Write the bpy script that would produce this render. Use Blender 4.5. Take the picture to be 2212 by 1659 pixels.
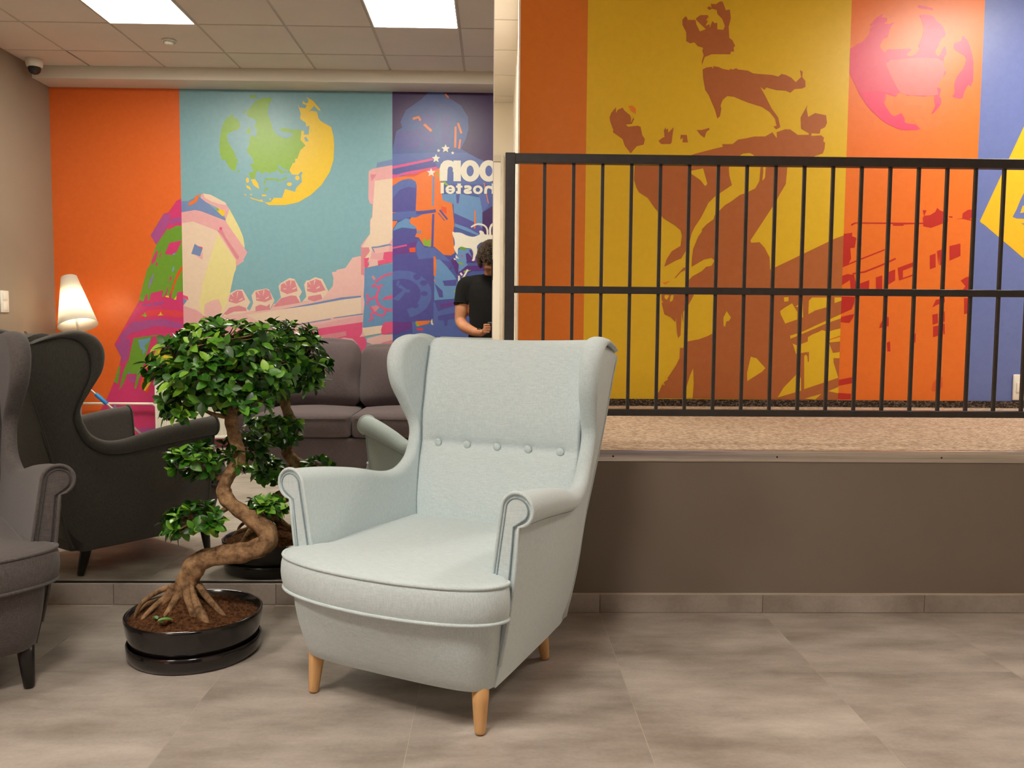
import bpy, bmesh, math, random
import numpy as np
from mathutils import Vector, Matrix

# ------------------------------------------------------------------ camera, world, exposure
scene = bpy.context.scene
col = scene.collection
for o in list(bpy.data.objects):
    bpy.data.objects.remove(o)
scene.view_settings.view_transform = 'Standard'
scene.view_settings.look = 'None'
scene.view_settings.gamma = 1.0
scene.view_settings.use_curve_mapping = False
scene.view_settings.exposure = 0.06
LIGHT = 58.0            # ceiling panels
PLAT_LIGHT = 58.0
CORR_LIGHT = 58.0
LAMP_LIGHT = 230.0
PANEL_COL = (1.0, 0.915, 0.80)

cam_d = bpy.data.cameras.new('camera')
cam_d.sensor_fit = 'HORIZONTAL'; cam_d.sensor_width = 36.0
cam_d.lens = 1800.0 / 2212.0 * 36.0
cam_d.clip_start = 0.01; cam_d.clip_end = 100
cam = bpy.data.objects.new('camera', cam_d); col.objects.link(cam)
_r = Vector((0.99976986, -0.01994836, 0.00789218))
_u = Vector((-0.0064985, 0.06898808, 0.99759632))
_b = Vector((-0.02044488, -0.99741802, 0.06884257))
cam.matrix_world = Matrix(((_r.x, _u.x, _b.x, 0.0), (_r.y, _u.y, _b.y, 0.0), (_r.z, _u.z, _b.z, 1.06), (0, 0, 0, 1)))
scene.camera = cam
world = bpy.data.worlds.new('world'); scene.world = world
world.use_nodes = True
world.node_tree.nodes['Background'].inputs[0].default_value = (0.9, 0.8, 0.7, 1)
world.node_tree.nodes['Background'].inputs[1].default_value = 0.0

# ------------------------------------------------------------------ room measures (metres)
DM = 3.137        # mirror plane
YW = 2 * DM - 7.22   # wall behind the photographer
XL = -3.756       # left wall
XR = 4.4          # right wall (outside the frame)
HC = 3.13         # ceiling
ZP = 0.608        # platform level
YP = 3.04         # platform edge
YM = 4.79         # mural wall on the platform
YC = 7.89         # end of the corridor

# ------------------------------------------------------------------ helpers
def lin(c):
    return tuple(((v / 255) / 12.92 if v / 255 <= 0.04045 else (((v / 255) + 0.055) / 1.055) ** 2.4) for v in c)

class NT:
    def __init__(s, m):
        s.t = m.node_tree; s.n = s.t.nodes; s.l = s.t.links
    def new(s, typ, **k):
        n = s.n.new(typ)
        for a, b in k.items():
            if a.startswith('i_'):
                key = a[2:]
                n.inputs[int(key) if key.isdigit() else key.replace('_', ' ')].default_value = b
            else:
                setattr(n, a, b)
        return n
    def link(s, a, b): s.l.new(a, b)

def mat(name, rgb=(200, 200, 200), rough=0.5, metal=0.0, spec=0.5, coat=0.0):
    m = bpy.data.materials.new(name); m.use_nodes = True
    b = m.node_tree.nodes['Principled BSDF']
    b.inputs['Base Color'].default_value = (*lin(rgb), 1)
    b.inputs['Roughness'].default_value = rough
    b.inputs['Metallic'].default_value = metal
    b.inputs['Specular IOR Level'].default_value = spec
    b.inputs['Coat Weight'].default_value = coat
    return m, NT(m), b

def add_noise_color(nt, b, rgb1, rgb2, scale=(1, 1, 1), detail=4, nscale=5.0, lo=0.35, hi=0.65, coord='Object', rough=0.55):
    tc = nt.new('ShaderNodeTexCoord'); mp = nt.new('ShaderNodeMapping')
    mp.inputs['Scale'].default_value = scale
    nz = nt.new('ShaderNodeTexNoise'); nz.inputs['Scale'].default_value = nscale; nz.inputs['Detail'].default_value = detail; nz.inputs['Roughness'].default_value = rough
    rp = nt.new('ShaderNodeValToRGB')
    rp.color_ramp.elements[0].position = lo; rp.color_ramp.elements[0].color = (*lin(rgb1), 1)
    rp.color_ramp.elements[1].position = hi; rp.color_ramp.elements[1].color = (*lin(rgb2), 1)
    nt.link(tc.outputs[coord], mp.inputs[0]); nt.link(mp.outputs[0], nz.inputs['Vector']); nt.link(nz.outputs['Fac'], rp.inputs[0])
    if b is not None: nt.link(rp.outputs[0], b.inputs['Base Color'])
    return rp, nz, mp

def add_bump(nt, b, src, strength=0.2, dist=0.002):
    bp = nt.new('ShaderNodeBump'); bp.inputs['Strength'].default_value = strength; bp.inputs['Distance'].default_value = dist
    nt.link(src, bp.inputs['Height']); nt.link(bp.outputs[0], b.inputs['Normal'])
    return bp

MATS = {}
def simple(name, rgb, rough=0.5, metal=0.0, spec=0.5, var=6, nscale=8.0, bump=0.0, coat=0.0):
    if name in MATS: return MATS[name]
    m, nt, b = mat(name, rgb, rough, metal, spec, coat)
    lo = tuple(max(0, c - var) for c in rgb); hi = tuple(min(255, c + var) for c in rgb)
    rp, nz, mp = add_noise_color(nt, b, lo, hi, nscale=nscale)
    if bump: add_bump(nt, b, nz.outputs['Fac'], bump, 0.001)
    MATS[name] = m
    return m

def paint(name, rgb, rough=0.6, var=3):
    if name in MATS: return MATS[name]
    m, nt, b = mat(name, rgb, rough)
    add_noise_color(nt, b, tuple(max(0, c - var) for c in rgb), tuple(min(255, c + var) for c in rgb), nscale=1.3)
    tc = nt.new('ShaderNodeTexCoord'); nz = nt.new('ShaderNodeTexNoise'); nz.inputs['Scale'].default_value = 260; nz.inputs['Detail'].default_value = 2
    nt.link(tc.outputs['Object'], nz.inputs['Vector']); add_bump(nt, b, nz.outputs['Fac'], 0.12, 0.001)
    MATS[name] = m
    return m

def fabric(name, rgb1, rgb2, rough=0.9, thread=520, sheen=0.2):
    if name in MATS: return MATS[name]
    m, nt, b = mat(name, rgb1, rough, spec=0.2)
    tc = nt.new('ShaderNodeTexCoord')
    facs = []
    for sc in ((40, thread, thread), (thread, thread, 40)):
        mp = nt.new('ShaderNodeMapping'); mp.inputs['Scale'].default_value = sc
        nz = nt.new('ShaderNodeTexNoise'); nz.inputs['Scale'].default_value = 1.0; nz.inputs['Detail'].default_value = 3
        nt.link(tc.outputs['Object'], mp.inputs[0]); nt.link(mp.outputs[0], nz.inputs['Vector']); facs.append(nz)
    ad = nt.new('ShaderNodeMath', operation='ADD'); nt.link(facs[0].outputs['Fac'], ad.inputs[0]); nt.link(facs[1].outputs['Fac'], ad.inputs[1])
    ml = nt.new('ShaderNodeMath', operation='MULTIPLY'); ml.inputs[1].default_value = 0.5; nt.link(ad.outputs[0], ml.inputs[0])
    rp = nt.new('ShaderNodeValToRGB')
    rp.color_ramp.elements[0].position = 0.38; rp.color_ramp.elements[0].color = (*lin(rgb1), 1)
    rp.color_ramp.elements[1].position = 0.62; rp.color_ramp.elements[1].color = (*lin(rgb2), 1)
    nt.link(ml.outputs[0], rp.inputs[0]); nt.link(rp.outputs[0], b.inputs['Base Color'])
    b.inputs['Sheen Weight'].default_value = sheen; b.inputs['Sheen Roughness'].default_value = 0.5
    add_bump(nt, b, ml.outputs[0], 0.35, 0.0015)
    MATS[name] = m
    return m

def obj(name, verts, faces, m=None, parent=None, smooth=False, kind=None, mats=None, fmat=None):
    me = bpy.data.meshes.new(name)
    me.from_pydata([tuple(map(float, v)) for v in verts], [], [tuple(map(int, f)) for f in faces])
    if mats:
        for q in mats: me.materials.append(q)
        if fmat is not None: me.polygons.foreach_set('material_index', fmat)
    elif m: me.materials.append(m)
    if smooth: me.polygons.foreach_set('use_smooth', [True] * len(me.polygons))
    me.update()
    o = bpy.data.objects.new(name, me); col.objects.link(o)
    if parent: o.parent = parent
    if kind: o['kind'] = kind
    return o

def link_mesh(name, me, parent=None, loc=(0, 0, 0)):
    o = bpy.data.objects.new(name, me); col.objects.link(o); o.location = loc
    if parent: o.parent = parent
    return o

def thing(name, label, cat, loc=(0, 0, 0), rz=0.0, group=None):
    o = bpy.data.objects.new(name, None); col.objects.link(o)
    o.empty_display_size = 0.1; o.location = loc; o.rotation_euler = (0, 0, rz)
    o['label'] = label; o['category'] = cat
    if group: o['group'] = group
    return o

def tag(o, label, cat, group=None):
    o['label'] = label; o['category'] = cat
    if group: o['group'] = group
    return o

BOXF = [(0, 3, 2, 1), (4, 5, 6, 7), (0, 1, 5, 4), (1, 2, 6, 5), (2, 3, 7, 6), (3, 0, 4, 7)]
def boxv(lo, hi):
    (a, b, c), (d, e, f) = lo, hi
    return [(a, b, c), (d, b, c), (d, e, c), (a, e, c), (a, b, f), (d, b, f), (d, e, f), (a, e, f)]

class MB:
    def __init__(s): s.v = []; s.f = []
    def add(s, v, f):
        n = len(s.v); s.v += [tuple(p) for p in v]; s.f += [tuple(i + n for i in q) for q in f]; return s
    def box(s, lo, hi): return s.add(boxv(lo, hi), BOXF)
    def tube(s, *a, **k): return s.add(*tube(*a, **k))
    def obj(s, name, m, parent=None, smooth=False, kind=None): return obj(name, s.v, s.f, m, parent, smooth, kind)

def box(name, lo, hi, m, parent=None, kind=None, bevel=0.0, seg=2, smooth=True):
    if bevel <= 0: return obj(name, boxv(lo, hi), BOXF, m, parent, False, kind)
    bm = bmesh.new(); vs = [bm.verts.new(p) for p in boxv(lo, hi)]
    for f in BOXF: bm.faces.new([vs[i] for i in f])
    bmesh.ops.bevel(bm, geom=bm.edges[:], offset=bevel, segments=seg, profile=0.5, affect='EDGES')
    me = bpy.data.meshes.new(name); bm.to_mesh(me); bm.free(); me.materials.append(m)
    if smooth and seg > 1: me.polygons.foreach_set('use_smooth', [True] * len(me.polygons))
    o = link_mesh(name, me, parent)
    if kind: o['kind'] = kind
    return o

def catmull(P, n):
    P = np.array(P, float); k = len(P) - 1
    out = []
    for t in np.linspace(0, k, n):
        i = min(int(t), k - 1); u = t - i
        p0, p1, p2, p3 = P[max(i - 1, 0)], P[i], P[i + 1], P[min(i + 2, k)]
        out.append(0.5 * ((2 * p1) + (-p0 + p2) * u + (2 * p0 - 5 * p1 + 4 * p2 - p3) * u * u + (-p0 + 3 * p1 - 3 * p2 + p3) * u ** 3))
    return np.array(out)

def tube(path, radii, n=10, closed=False, caps=True, flat=None):
    P = np.array(path, float); m = len(P)
    R = np.full(m, radii) if np.isscalar(radii) else np.array(radii, float)
    T = np.zeros_like(P)
    for i in range(m):
        a = P[(i - 1) % m] if (closed or i > 0) else P[i]; b = P[(i + 1) % m] if (closed or i < m - 1) else P[i]
        d = b - a; T[i] = d / (np.linalg.norm(d) + 1e-12)
    up = np.array([0, 0, 1.0]) if abs(T[0][2]) < 0.9 else np.array([1.0, 0, 0])
    N = np.cross(T[0], up); N /= np.linalg.norm(N)
    v = []
    for i in range(m):
        N = N - T[i] * (N @ T[i]); N /= (np.linalg.norm(N) + 1e-12); B = np.cross(T[i], N)
        fl = 1.0 if flat is None else flat[i]
        for k in range(n):
            a = 2 * math.pi * k / n
            v.append(P[i] + R[i] * (math.cos(a) * N + math.sin(a) * fl * B))
    f = []
    for i in range(m if closed else m - 1):
        j = (i + 1) % m
        for k in range(n):
            q = (k + 1) % n
            f.append((i * n + k, i * n + q, j * n + q, j * n + k))
    if caps and not closed:
        f.append(tuple(range(n))[::-1]); f.append(tuple(range((m - 1) * n, m * n)))
    return v, f

def lathe(prof, n=32, axis_loc=(0, 0, 0)):
    v = []; f = []
    for r, z in prof:
        for k in range(n):
            a = 2 * math.pi * k / n
            v.append((axis_loc[0] + r * math.cos(a), axis_loc[1] + r * math.sin(a), axis_loc[2] + z))
    for i in range(len(prof) - 1):
        for k in range(n):
            q = (k + 1) % n
            f.append((i * n + k, i * n + q, (i + 1) * n + q, (i + 1) * n + k))
    f.append(tuple(range(n))[::-1]); f.append(tuple(range((len(prof) - 1) * n, len(prof) * n)))
    return v, f

def loft(rings, cap0=True, cap1=True):
    n = len(rings[0]); v = [p for r in rings for p in r]; f = []
    for i in range(len(rings) - 1):
        for k in range(n):
            q = (k + 1) % n
            f.append((i * n + k, i * n + q, (i + 1) * n + q, (i + 1) * n + k))
    if cap0: f.append(tuple(range(n))[::-1])
    if cap1: f.append(tuple(range((len(rings) - 1) * n, len(rings) * n)))
    return v, f

def pillow(lo, hi, r, puff=(0, 0, 0), n=10):
    """rounded, puffed box as a cube-sphere style grid"""
    lo = np.array(lo, float); hi = np.array(hi, float); c = (lo + hi) / 2; h = (hi - lo) / 2
    idx = {}; v = []; f = []
    def vert(p):
        key = tuple(np.round(p, 5))
        if key not in idx:
            idx[key] = len(v)
            q = np.array(p); inner = h - r
            w = q * h; cl = np.clip(w, -inner, inner); d = w - cl; L = np.linalg.norm(d)
            if L > 1e-9: w = cl + d / L * min(r, L if np.count_nonzero(np.abs(q) > 0.999) == 1 and np.count_nonzero(np.abs(d) > 1e-9) == 1 else r)
            e = (1 - q * q)
            pf = np.array([puff[0] * e[1] * e[2] * np.sign(q[0]) * abs(q[0]) ** 3, puff[1] * e[0] * e[2] * np.sign(q[1]) * abs(q[1]) ** 3, puff[2] * e[0] * e[1] * np.sign(q[2]) * abs(q[2]) ** 3])
            v.append(c + w + pf)
        return idx[key]
    g = np.sin(np.linspace(-math.pi / 2, math.pi / 2, n + 1)); g = 0.5 * g + 0.5 * np.linspace(-1, 1, n + 1)
    for ax in range(3):
        for sg in (-1, 1):
            a, b = (ax + 1) % 3, (ax + 2) % 3
            for i in range(n):
                for j in range(n):
                    q = []
                    for (di, dj) in ((0, 0), (1, 0), (1, 1), (0, 1)):
                        p = [0, 0, 0]; p[ax] = sg; p[a] = g[i + di]; p[b] = g[j + dj]; q.append(vert(p))
                    f.append(tuple(q) if sg > 0 else tuple(q[::-1]))
    return v, f

# mural shapes: wall, panel, colour, layer, outline in wall millimetres (x z x z ...)
MURAL = [
('L','orange','magenta',1,'-2672 2121 -2714 2100 -2780 2004 -2822 1993 -2936 1809 -2891 1728 -2941 1551 -2970 1529 -3051 1248 -3063 1224 -3265 879 -3211 772 -3224 711 -3277 556 -3341 410 -3437 239 -3520 14 -3603 -252 -2667 -248'),
('L','orange','plum',2,'-2822 1993 -2759 1987 -2789 1902 -2840 1817 -2891 1728 -2936 1809'),
('L','orange','plum',2,'-2760 1952 -2677 1967 -2678 1924 -2782 1902'),
('L','orange','green',2,'-2683 1893 -2718 1892 -2783 1856 -2789 1874 -2891 1728 -2914 1668 -2959 1536 -2970 1529 -3051 1248 -3058 1226 -3040 1258 -3008 1248 -2985 1312 -2975 1312 -2976 1259 -2958 1259 -2943 1320 -2839 1346 -2851 1289 -2833 1292 -2792 1396 -2812 1300 -2791 1293 -2757 1393 -2773 1279 -2731 1268 -2719 1332 -2694 1336'),
('L','orange','magenta',3,'-2778 1747 -2696 1769 -2716 1677 -2759 1645 -2819 1651'),
('L','orange','magenta',3,'-2889 1682 -2875 1675 -2901 1590 -2938 1554 -2929 1604'),
('L','orange','magenta',3,'-2843 1683 -2858 1619 -2869 1626'),
('L','orange','magenta',3,'-2898 1576 -2880 1580 -2885 1551 -2897 1551'),
('L','orange','redorange',3,'-2690 1557 -2716 1500 -2749 1414 -2780 1314 -2765 1314 -2731 1421 -2694 1528'),
('L','orange','magenta',3,'-2780 1467 -2763 1453 -2788 1414'),
('L','orange','mauve',3,'-2911 1491 -2926 1434 -2963 1348 -2962 1398 -2932 1469'),
('L','orange','skyblue',3,'-2746 1553 -2740 1528 -2754 1503 -2765 1513'),
('L','orange','skyblue',4,'-2751 1659 -2726 1663 -2737 1645 -2755 1648'),
('L','orange','gold',3,'-2819 1300 -2794 1300 -2791 1282 -2823 1289'),
('L','orange','gold',3,'-2741 1282 -2727 1300 -2731 1266 -2752 1267'),
('L','orange','plum',2,'-3023 1219 -2838 1253 -2831 1242 -2867 1221 -3016 1205'),
('L','orange','red',2,'-2947 1179 -2887 1183 -2833 1182 -2728 1175 -2694 1159 -2694 1121 -2721 1112 -2800 1124 -2854 1128 -2940 1127 -2990 1121 -3054 1103 -3067 1105 -3041 1126 -3019 1142 -2980 1168'),
('L','orange','leaf',3,'-2999 1159 -2993 1138 -2982 1130 -2993 1113 -3032 1134 -3007 1137'),
('L','orange','gold',3,'-2864 1164 -2858 1142 -2841 1135 -2891 1128 -2875 1142'),
('L','orange','plum',2,'-3112 1071 -2854 1104 -2699 1059 -2700 1021 -2901 1042 -3130 972 -3200 895 -3222 948'),
('L','orange','plum',2,'-3257 879 -3199 925 -3131 926 -3142 803 -3166 742 -3212 711 -3211 772'),
('L','orange','green',3,'-3100 934 -2902 966 -2700 914 -2700 891 -2820 928 -2906 953 -2944 949 -3088 500 -3103 504 -3077 627 -3161 627 -3193 549 -3233 484 -3199 634 -3158 734 -3147 742 -3134 803'),
('L','orange','skyblue',4,'-3063 919 -2956 939 -2964 912 -3011 866 -2996 835 -3020 789 -3027 842 -3042 835'),
('L','orange','skyblue',4,'-3153 650 -3130 634 -3157 627'),
('L','orange','skyblue',4,'-3077 650 -3058 643 -3073 619'),
('L','orange','red',3,'-2954 851 -2889 882 -2858 905 -2805 898 -2782 883 -2821 844 -2905 840'),
('L','orange','lime',3,'-2913 839 -2874 844 -2799 837 -2700 837 -2703 684 -2920 690 -2925 620 -2972 535 -3020 477 -3002 566 -2962 682'),
('L','orange','gold',4,'-2954 843 -2936 835 -2956 751 -2984 689 -3004 678 -2991 735'),
('L','orange','gold',4,'-2890 836 -2852 821 -2868 798 -2898 805'),
('L','orange','gold',4,'-2853 794 -2807 783 -2815 767 -2846 767'),
('L','orange','gold',4,'-2930 728 -2877 732 -2908 713 -2931 705'),
('L','orange','gold',4,'-2952 613 -2972 535 -3012 481 -3023 489 -3002 566'),
('L','orange','redorange',4,'-3024 616 -3010 612 -3026 527 -3058 485 -3048 558'),
('L','orange','redorange',4,'-2921 613 -2956 605 -2964 566 -2973 520 -3004 504 -3012 466 -2989 466 -2965 535'),
('L','orange','green',3,'-3235 688 -3216 695 -3230 603 -3243 541 -3277 560 -3256 611'),
('L','orange','plum',2,'-3154 604 -3093 619 -3094 558 -3132 550'),
('L','orange','plum',2,'-3088 156 -2935 172 -2936 125 -3043 109'),
('L','orange','mauve',3,'-3297 340 -3266 364 -3245 294 -3330 263'),
('L','orange','gold',3,'-3222 321 -3199 318 -3203 294 -3237 294'),
('L','orange','mauve',3,'-3214 337 -3160 353 -3160 337 -3199 325'),
('L','teal','leaf',1,'-2228 2832 -2225 2806 -2217 2796 -2198 2795 -2187 2786 -2172 2762 -2168 2745 -2170 2716 -2192 2700 -2255 2678 -2276 2661 -2277 2631 -2272 2610 -2257 2576 -2245 2555 -2223 2525 -2214 2507 -2211 2480 -2205 2468 -2192 2457 -2191 2442 -2201 2408 -2206 2387 -2212 2361 -2220 2354 -2237 2362 -2249 2372 -2268 2394 -2278 2411 -2291 2439 -2301 2448 -2318 2446 -2328 2458 -2338 2495 -2342 2530 -2341 2598 -2336 2641 -2324 2701 -2313 2735 -2293 2776 -2279 2795 -2254 2810 -2242 2820 -2233 2836'),
('L','teal','leaf',1,'-2005 2958 -1963 2966 -1941 2970 -1914 2972 -1904 2968 -1900 2955 -1904 2942 -1920 2916 -1927 2898 -1933 2872 -1933 2853 -1928 2823 -1921 2801 -1906 2763 -1899 2740 -1892 2706 -1881 2686 -1854 2660 -1834 2648 -1800 2637 -1776 2637 -1738 2649 -1725 2658 -1725 2673 -1737 2679 -1775 2683 -1799 2688 -1834 2703 -1837 2711 -1814 2718 -1790 2718 -1741 2709 -1712 2707 -1674 2709 -1659 2708 -1653 2700 -1653 2683 -1657 2638 -1650 2613 -1626 2585 -1627 2568 -1654 2543 -1668 2521 -1683 2479 -1696 2457 -1720 2435 -1732 2415 -1748 2381 -1754 2365 -1756 2350 -1764 2346 -1785 2352 -1799 2350 -1822 2341 -1835 2345 -1850 2368 -1859 2371 -1870 2360 -1886 2353 -1920 2345 -1938 2345 -1957 2352 -1969 2350 -1984 2334 -1993 2336 -2004 2354 -2014 2359 -2033 2355 -2041 2341 -2045 2303 -2055 2292 -2077 2296 -2089 2306 -2100 2332 -2095 2343 -2068 2351 -2061 2361 -2069 2384 -2075 2396 -2086 2411 -2083 2418 -2062 2422 -2058 2433 -2067 2463 -2074 2477 -2085 2488 -2094 2499 -2111 2522 -2112 2537 -2099 2559 -2092 2583 -2088 2632 -2080 2650 -2061 2654 -2050 2652 -2037 2640 -2031 2649 -2027 2687 -2030 2704 -2043 2719 -2044 2734 -2032 2764 -2035 2779 -2055 2794 -2072 2801 -2100 2809 -2109 2820 -2107 2846 -2099 2863 -2078 2890 -2060 2910 -2029 2944'),
('L','teal','leaf',1,'-2088 2986 -2031 2990 -2025 2962 -2082 2967'),
('L','teal','leaf',1,'-2141 2854 -2115 2870 -2135 2829'),
('L','teal','leaf',1,'-2088 2725 -2077 2691 -2079 2676 -2094 2665 -2103 2665 -2114 2676 -2115 2685 -2105 2700 -2100 2711 -2094 2730'),
('L','teal','teal',2,'-1858 2410 -1836 2407 -1810 2382 -1766 2370 -1766 2354 -1811 2363 -1842 2381'),
('L','teal','gold',2,'-1608 2980 -1551 2949 -1494 2881 -1488 2863 -1513 2875 -1542 2906 -1596 2849 -1571 2868 -1520 2859 -1508 2806 -1489 2781 -1400 2732 -1382 2657 -1376 2582 -1383 2456 -1416 2355 -1487 2247 -1577 2163 -1686 2099 -1795 2076 -1935 2074 -1967 2096 -1916 2100 -1890 2135 -1820 2135 -1793 2212 -1711 2187 -1697 2225 -1652 2270 -1655 2327 -1645 2352 -1658 2358 -1684 2330 -1735 2332 -1756 2370 -1727 2427 -1708 2433 -1705 2465 -1689 2465 -1663 2535 -1618 2576 -1659 2623 -1651 2698 -1629 2698 -1630 2667 -1591 2667 -1584 2743 -1610 2733 -1616 2767 -1663 2798 -1656 2842 -1681 2919 -1666 2892 -1615 2886 -1605 2911 -1640 2923 -1636 2948 -1614 2926 -1595 2930 -1589 2955'),
('L','teal','teal',3,'-1630 2642 -1611 2648 -1589 2611 -1617 2610'),
('L','teal','gold',2,'-2097 2281 -2101 2265 -2111 2258 -2121 2265 -2125 2281 -2120 2297 -2110 2303 -2101 2297'),
('L','teal','gold',2,'-2082 2287 -2047 2291 -2022 2253 -2013 2209 -2035 2222 -2060 2240'),
('L','teal','gold',2,'-2124 2240 -2092 2227 -2080 2196 -2118 2217'),
('L','teal','gold',2,'-2144 2167 -2122 2161 -2125 2148'),
('L','teal','gold',2,'-2090 2170 -2071 2158 -2084 2153'),
('L','teal','gold',2,'-2093 2139 -1960 2099 -1998 2102 -2081 2126'),
('L','teal','gold',2,'-1991 2162 -1953 2162 -1953 2150 -1991 2146'),
('L','teal','gold',2,'-1670 2305 -1676 2290 -1689 2284 -1703 2290 -1708 2304 -1702 2319 -1689 2325 -1675 2319'),
('L','teal','gold',2,'-1736 2251 -1743 2240 -1758 2235 -1773 2240 -1779 2251 -1773 2262 -1758 2267 -1742 2263'),
('L','teal','gold',2,'-1928 2131 -1912 2128 -1922 2109'),
('L','teal','gold',2,'-2008 2121 -1982 2115 -1992 2105'),
('L','teal','leaf',2,'-1965 2285 -1876 2283 -1836 2274 -1771 2300 -1776 2313 -1838 2287 -1874 2297 -1964 2299'),
('L','teal','leaf',2,'-1967 2185 -1935 2210 -1944 2222 -1977 2197'),
('L','teal','leaf',2,'-1965 2240 -1958 2278 -1971 2280 -1977 2242'),
('L','teal','leaf',2,'-2173 2354 -2176 2348 -2183 2345 -2190 2348 -2193 2354 -2190 2360 -2183 2363 -2175 2361'),
('L','teal','steel',1,'-2673 2100 -2616 2101 -2530 2144 -2495 2123 -2300 1956 -2294 1921 -2561 2024 -2675 2005'),
('L','teal','orange2',2,'-2612 2080 -2599 2093 -2587 2101 -2566 2112 -2558 2121 -2556 2138 -2543 2147 -2507 2159 -2502 2157 -2523 2139 -2531 2127 -2534 2108 -2544 2095 -2572 2076 -2587 2068 -2604 2064 -2611 2065 -2615 2073'),
('L','teal','pink',2,'-2502 2158 -2509 2130 -2467 2095 -2369 2047 -2342 2005 -2307 1978 -2300 1939 -2267 2034 -2298 2087 -2424 2152 -2480 2167'),
('L','teal','cream',3,'-2484 2165 -2424 2156 -2298 2090 -2291 2069 -2355 2079 -2425 2103 -2474 2130'),
('L','teal','gold',3,'-2376 2044 -2341 2033 -2306 2027 -2310 1981 -2328 1977 -2370 2019'),
('L','teal','leaf',4,'-2380 2047 -2355 2040 -2356 2019 -2373 2026'),
('L','teal','lemon',1,'-2267 2038 -2188 1887 -2154 1803 -2141 1711 -2169 1732 -2294 1921 -2300 1942'),
('L','teal','pink',2,'-2675 2005 -2560 2026 -2511 2018 -2300 1939 -2287 1914 -2120 1672 -2156 1611 -2149 1601 -2218 1554 -2220 1611 -2373 1853 -2576 1929 -2676 1914'),
('L','teal','cream',1,'-2676 1914 -2576 1929 -2373 1853 -2220 1611 -2218 1540 -2236 1490 -2282 1318 -2272 1364 -2302 1181 -2371 1099 -2480 1070 -2482 934 -2693 1058'),
('L','teal','lemon',2,'-2373 1822 -2220 1604 -2218 1533 -2236 1490 -2274 1326 -2297 1247 -2356 1132 -2505 1131 -2540 1216 -2501 1416'),
('L','teal','rose',3,'-2376 1857 -2330 1864 -2306 1808 -2191 1639 -2199 1611 -2220 1625 -2310 1773 -2331 1811'),
('L','teal','hotpink',4,'-2330 1872 -2332 1863 -2339 1858 -2347 1858 -2353 1863 -2355 1871 -2353 1880 -2346 1885 -2338 1885 -2332 1880'),
('L','teal','steel',2,'-2566 1742 -2499 1700 -2521 1636 -2596 1657'),
('L','teal','hotpink',3,'-2548 1727 -2499 1714 -2499 1699'),
('L','teal','pink',2,'-2564 1643 -2521 1636 -2496 1679 -2501 1608'),
('L','teal','hotpink',2,'-2687 1308 -2631 1294 -2628 1262 -2688 1278'),
('L','teal','steel',3,'-2688 1279 -2638 1262 -2650 1215 -2689 1222'),
('L','teal','pink',2,'-2690 1215 -2562 1180 -2491 1131 -2450 1060 -2453 887 -2696 886'),
('L','teal','blush',3,'-2490 1231 -2418 1267 -2368 1275 -2340 1197 -2370 1110 -2449 1103 -2498 1145'),
('L','teal','rose',4,'-2505 1131 -2477 1124 -2443 1060 -2514 1073'),
('L','teal','blush',1,'-2480 1070 -2343 1126 -2302 1181 -2240 1208 -2105 1182 -2084 1223 -1936 1184 -1901 1238 -1663 1254 -1622 1295 -1438 1344 -1397 1392 -1390 1460 -1403 1511 -1366 1518 -1362 1531 -1287 1549 -1226 1637 -1158 1652 -1124 1557 -1133 -373 -2724 -380 -2698 1001'),
('L','teal','cream',2,'-1868 1184 -1595 1227 -1323 1277 -1136 1303 -1126 1259 -1133 1190 -1160 1156 -1392 1127 -1733 1063 -2005 1074 -2140 1141'),
('L','teal','cream',3,'-2293 1296 -2279 1323 -2218 1354 -2164 1358 -2101 1250 -2132 1196 -2109 1169 -2330 1126 -2302 1194'),
('L','teal','rose',4,'-2273 1310 -2211 1348 -2171 1345 -2145 1270 -2220 1236 -2287 1255'),
('L','teal','rose',4,'-2329 1146 -2281 1201 -2200 1222 -2139 1202 -2132 1175 -2241 1168 -2302 1140'),
('L','teal','cream',3,'-2090 1308 -2062 1349 -1967 1367 -1940 1360 -1894 1266 -1935 1191 -2105 1172 -2077 1244'),
('L','teal','rose',4,'-2056 1339 -1967 1363 -1934 1347 -1914 1279 -1975 1251 -2050 1264'),
('L','teal','rose',4,'-2057 1213 -2016 1231 -1962 1217 -1935 1238 -1935 1191 -2058 1172'),
('L','teal','cream',3,'-1859 1388 -1845 1412 -1763 1460 -1722 1450 -1659 1342 -1683 1301 -1670 1254 -1908 1211 -1839 1293'),
('L','teal','rose',4,'-1838 1402 -1770 1440 -1719 1437 -1696 1349 -1785 1321 -1842 1348'),
('L','teal','rose',4,'-1908 1211 -1839 1286 -1751 1311 -1710 1308 -1677 1250'),
('L','teal','cream',3,'-1641 1404 -1621 1438 -1594 1441 -1546 1469 -1485 1452 -1435 1351 -1486 1276 -1656 1261 -1622 1302'),
('L','teal','rose',4,'-1614 1424 -1539 1452 -1499 1439 -1458 1358 -1554 1333 -1615 1349'),
('L','teal','rose',4,'-1608 1302 -1540 1316 -1499 1323 -1486 1283 -1554 1262 -1609 1275'),
('L','teal','cream',5,'-2269 1323 -2259 1327 -2239 1290'),
('L','teal','cream',5,'-2211 1338 -2201 1338 -2216 1283'),
('L','teal','cream',5,'-2273 1273 -2243 1266 -2267 1261'),
('L','teal','cream',5,'-2199 1266 -2165 1287 -2168 1273 -2192 1262'),
('L','teal','cream',5,'-2045 1339 -2035 1342 -2015 1305'),
('L','teal','cream',5,'-1988 1353 -1978 1353 -1992 1299'),
('L','teal','cream',5,'-2050 1288 -2019 1282 -2043 1277'),
('L','teal','cream',5,'-1975 1282 -1941 1303 -1944 1289 -1968 1277'),
('L','teal','cream',5,'-1814 1422 -1804 1426 -1784 1389'),
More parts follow.
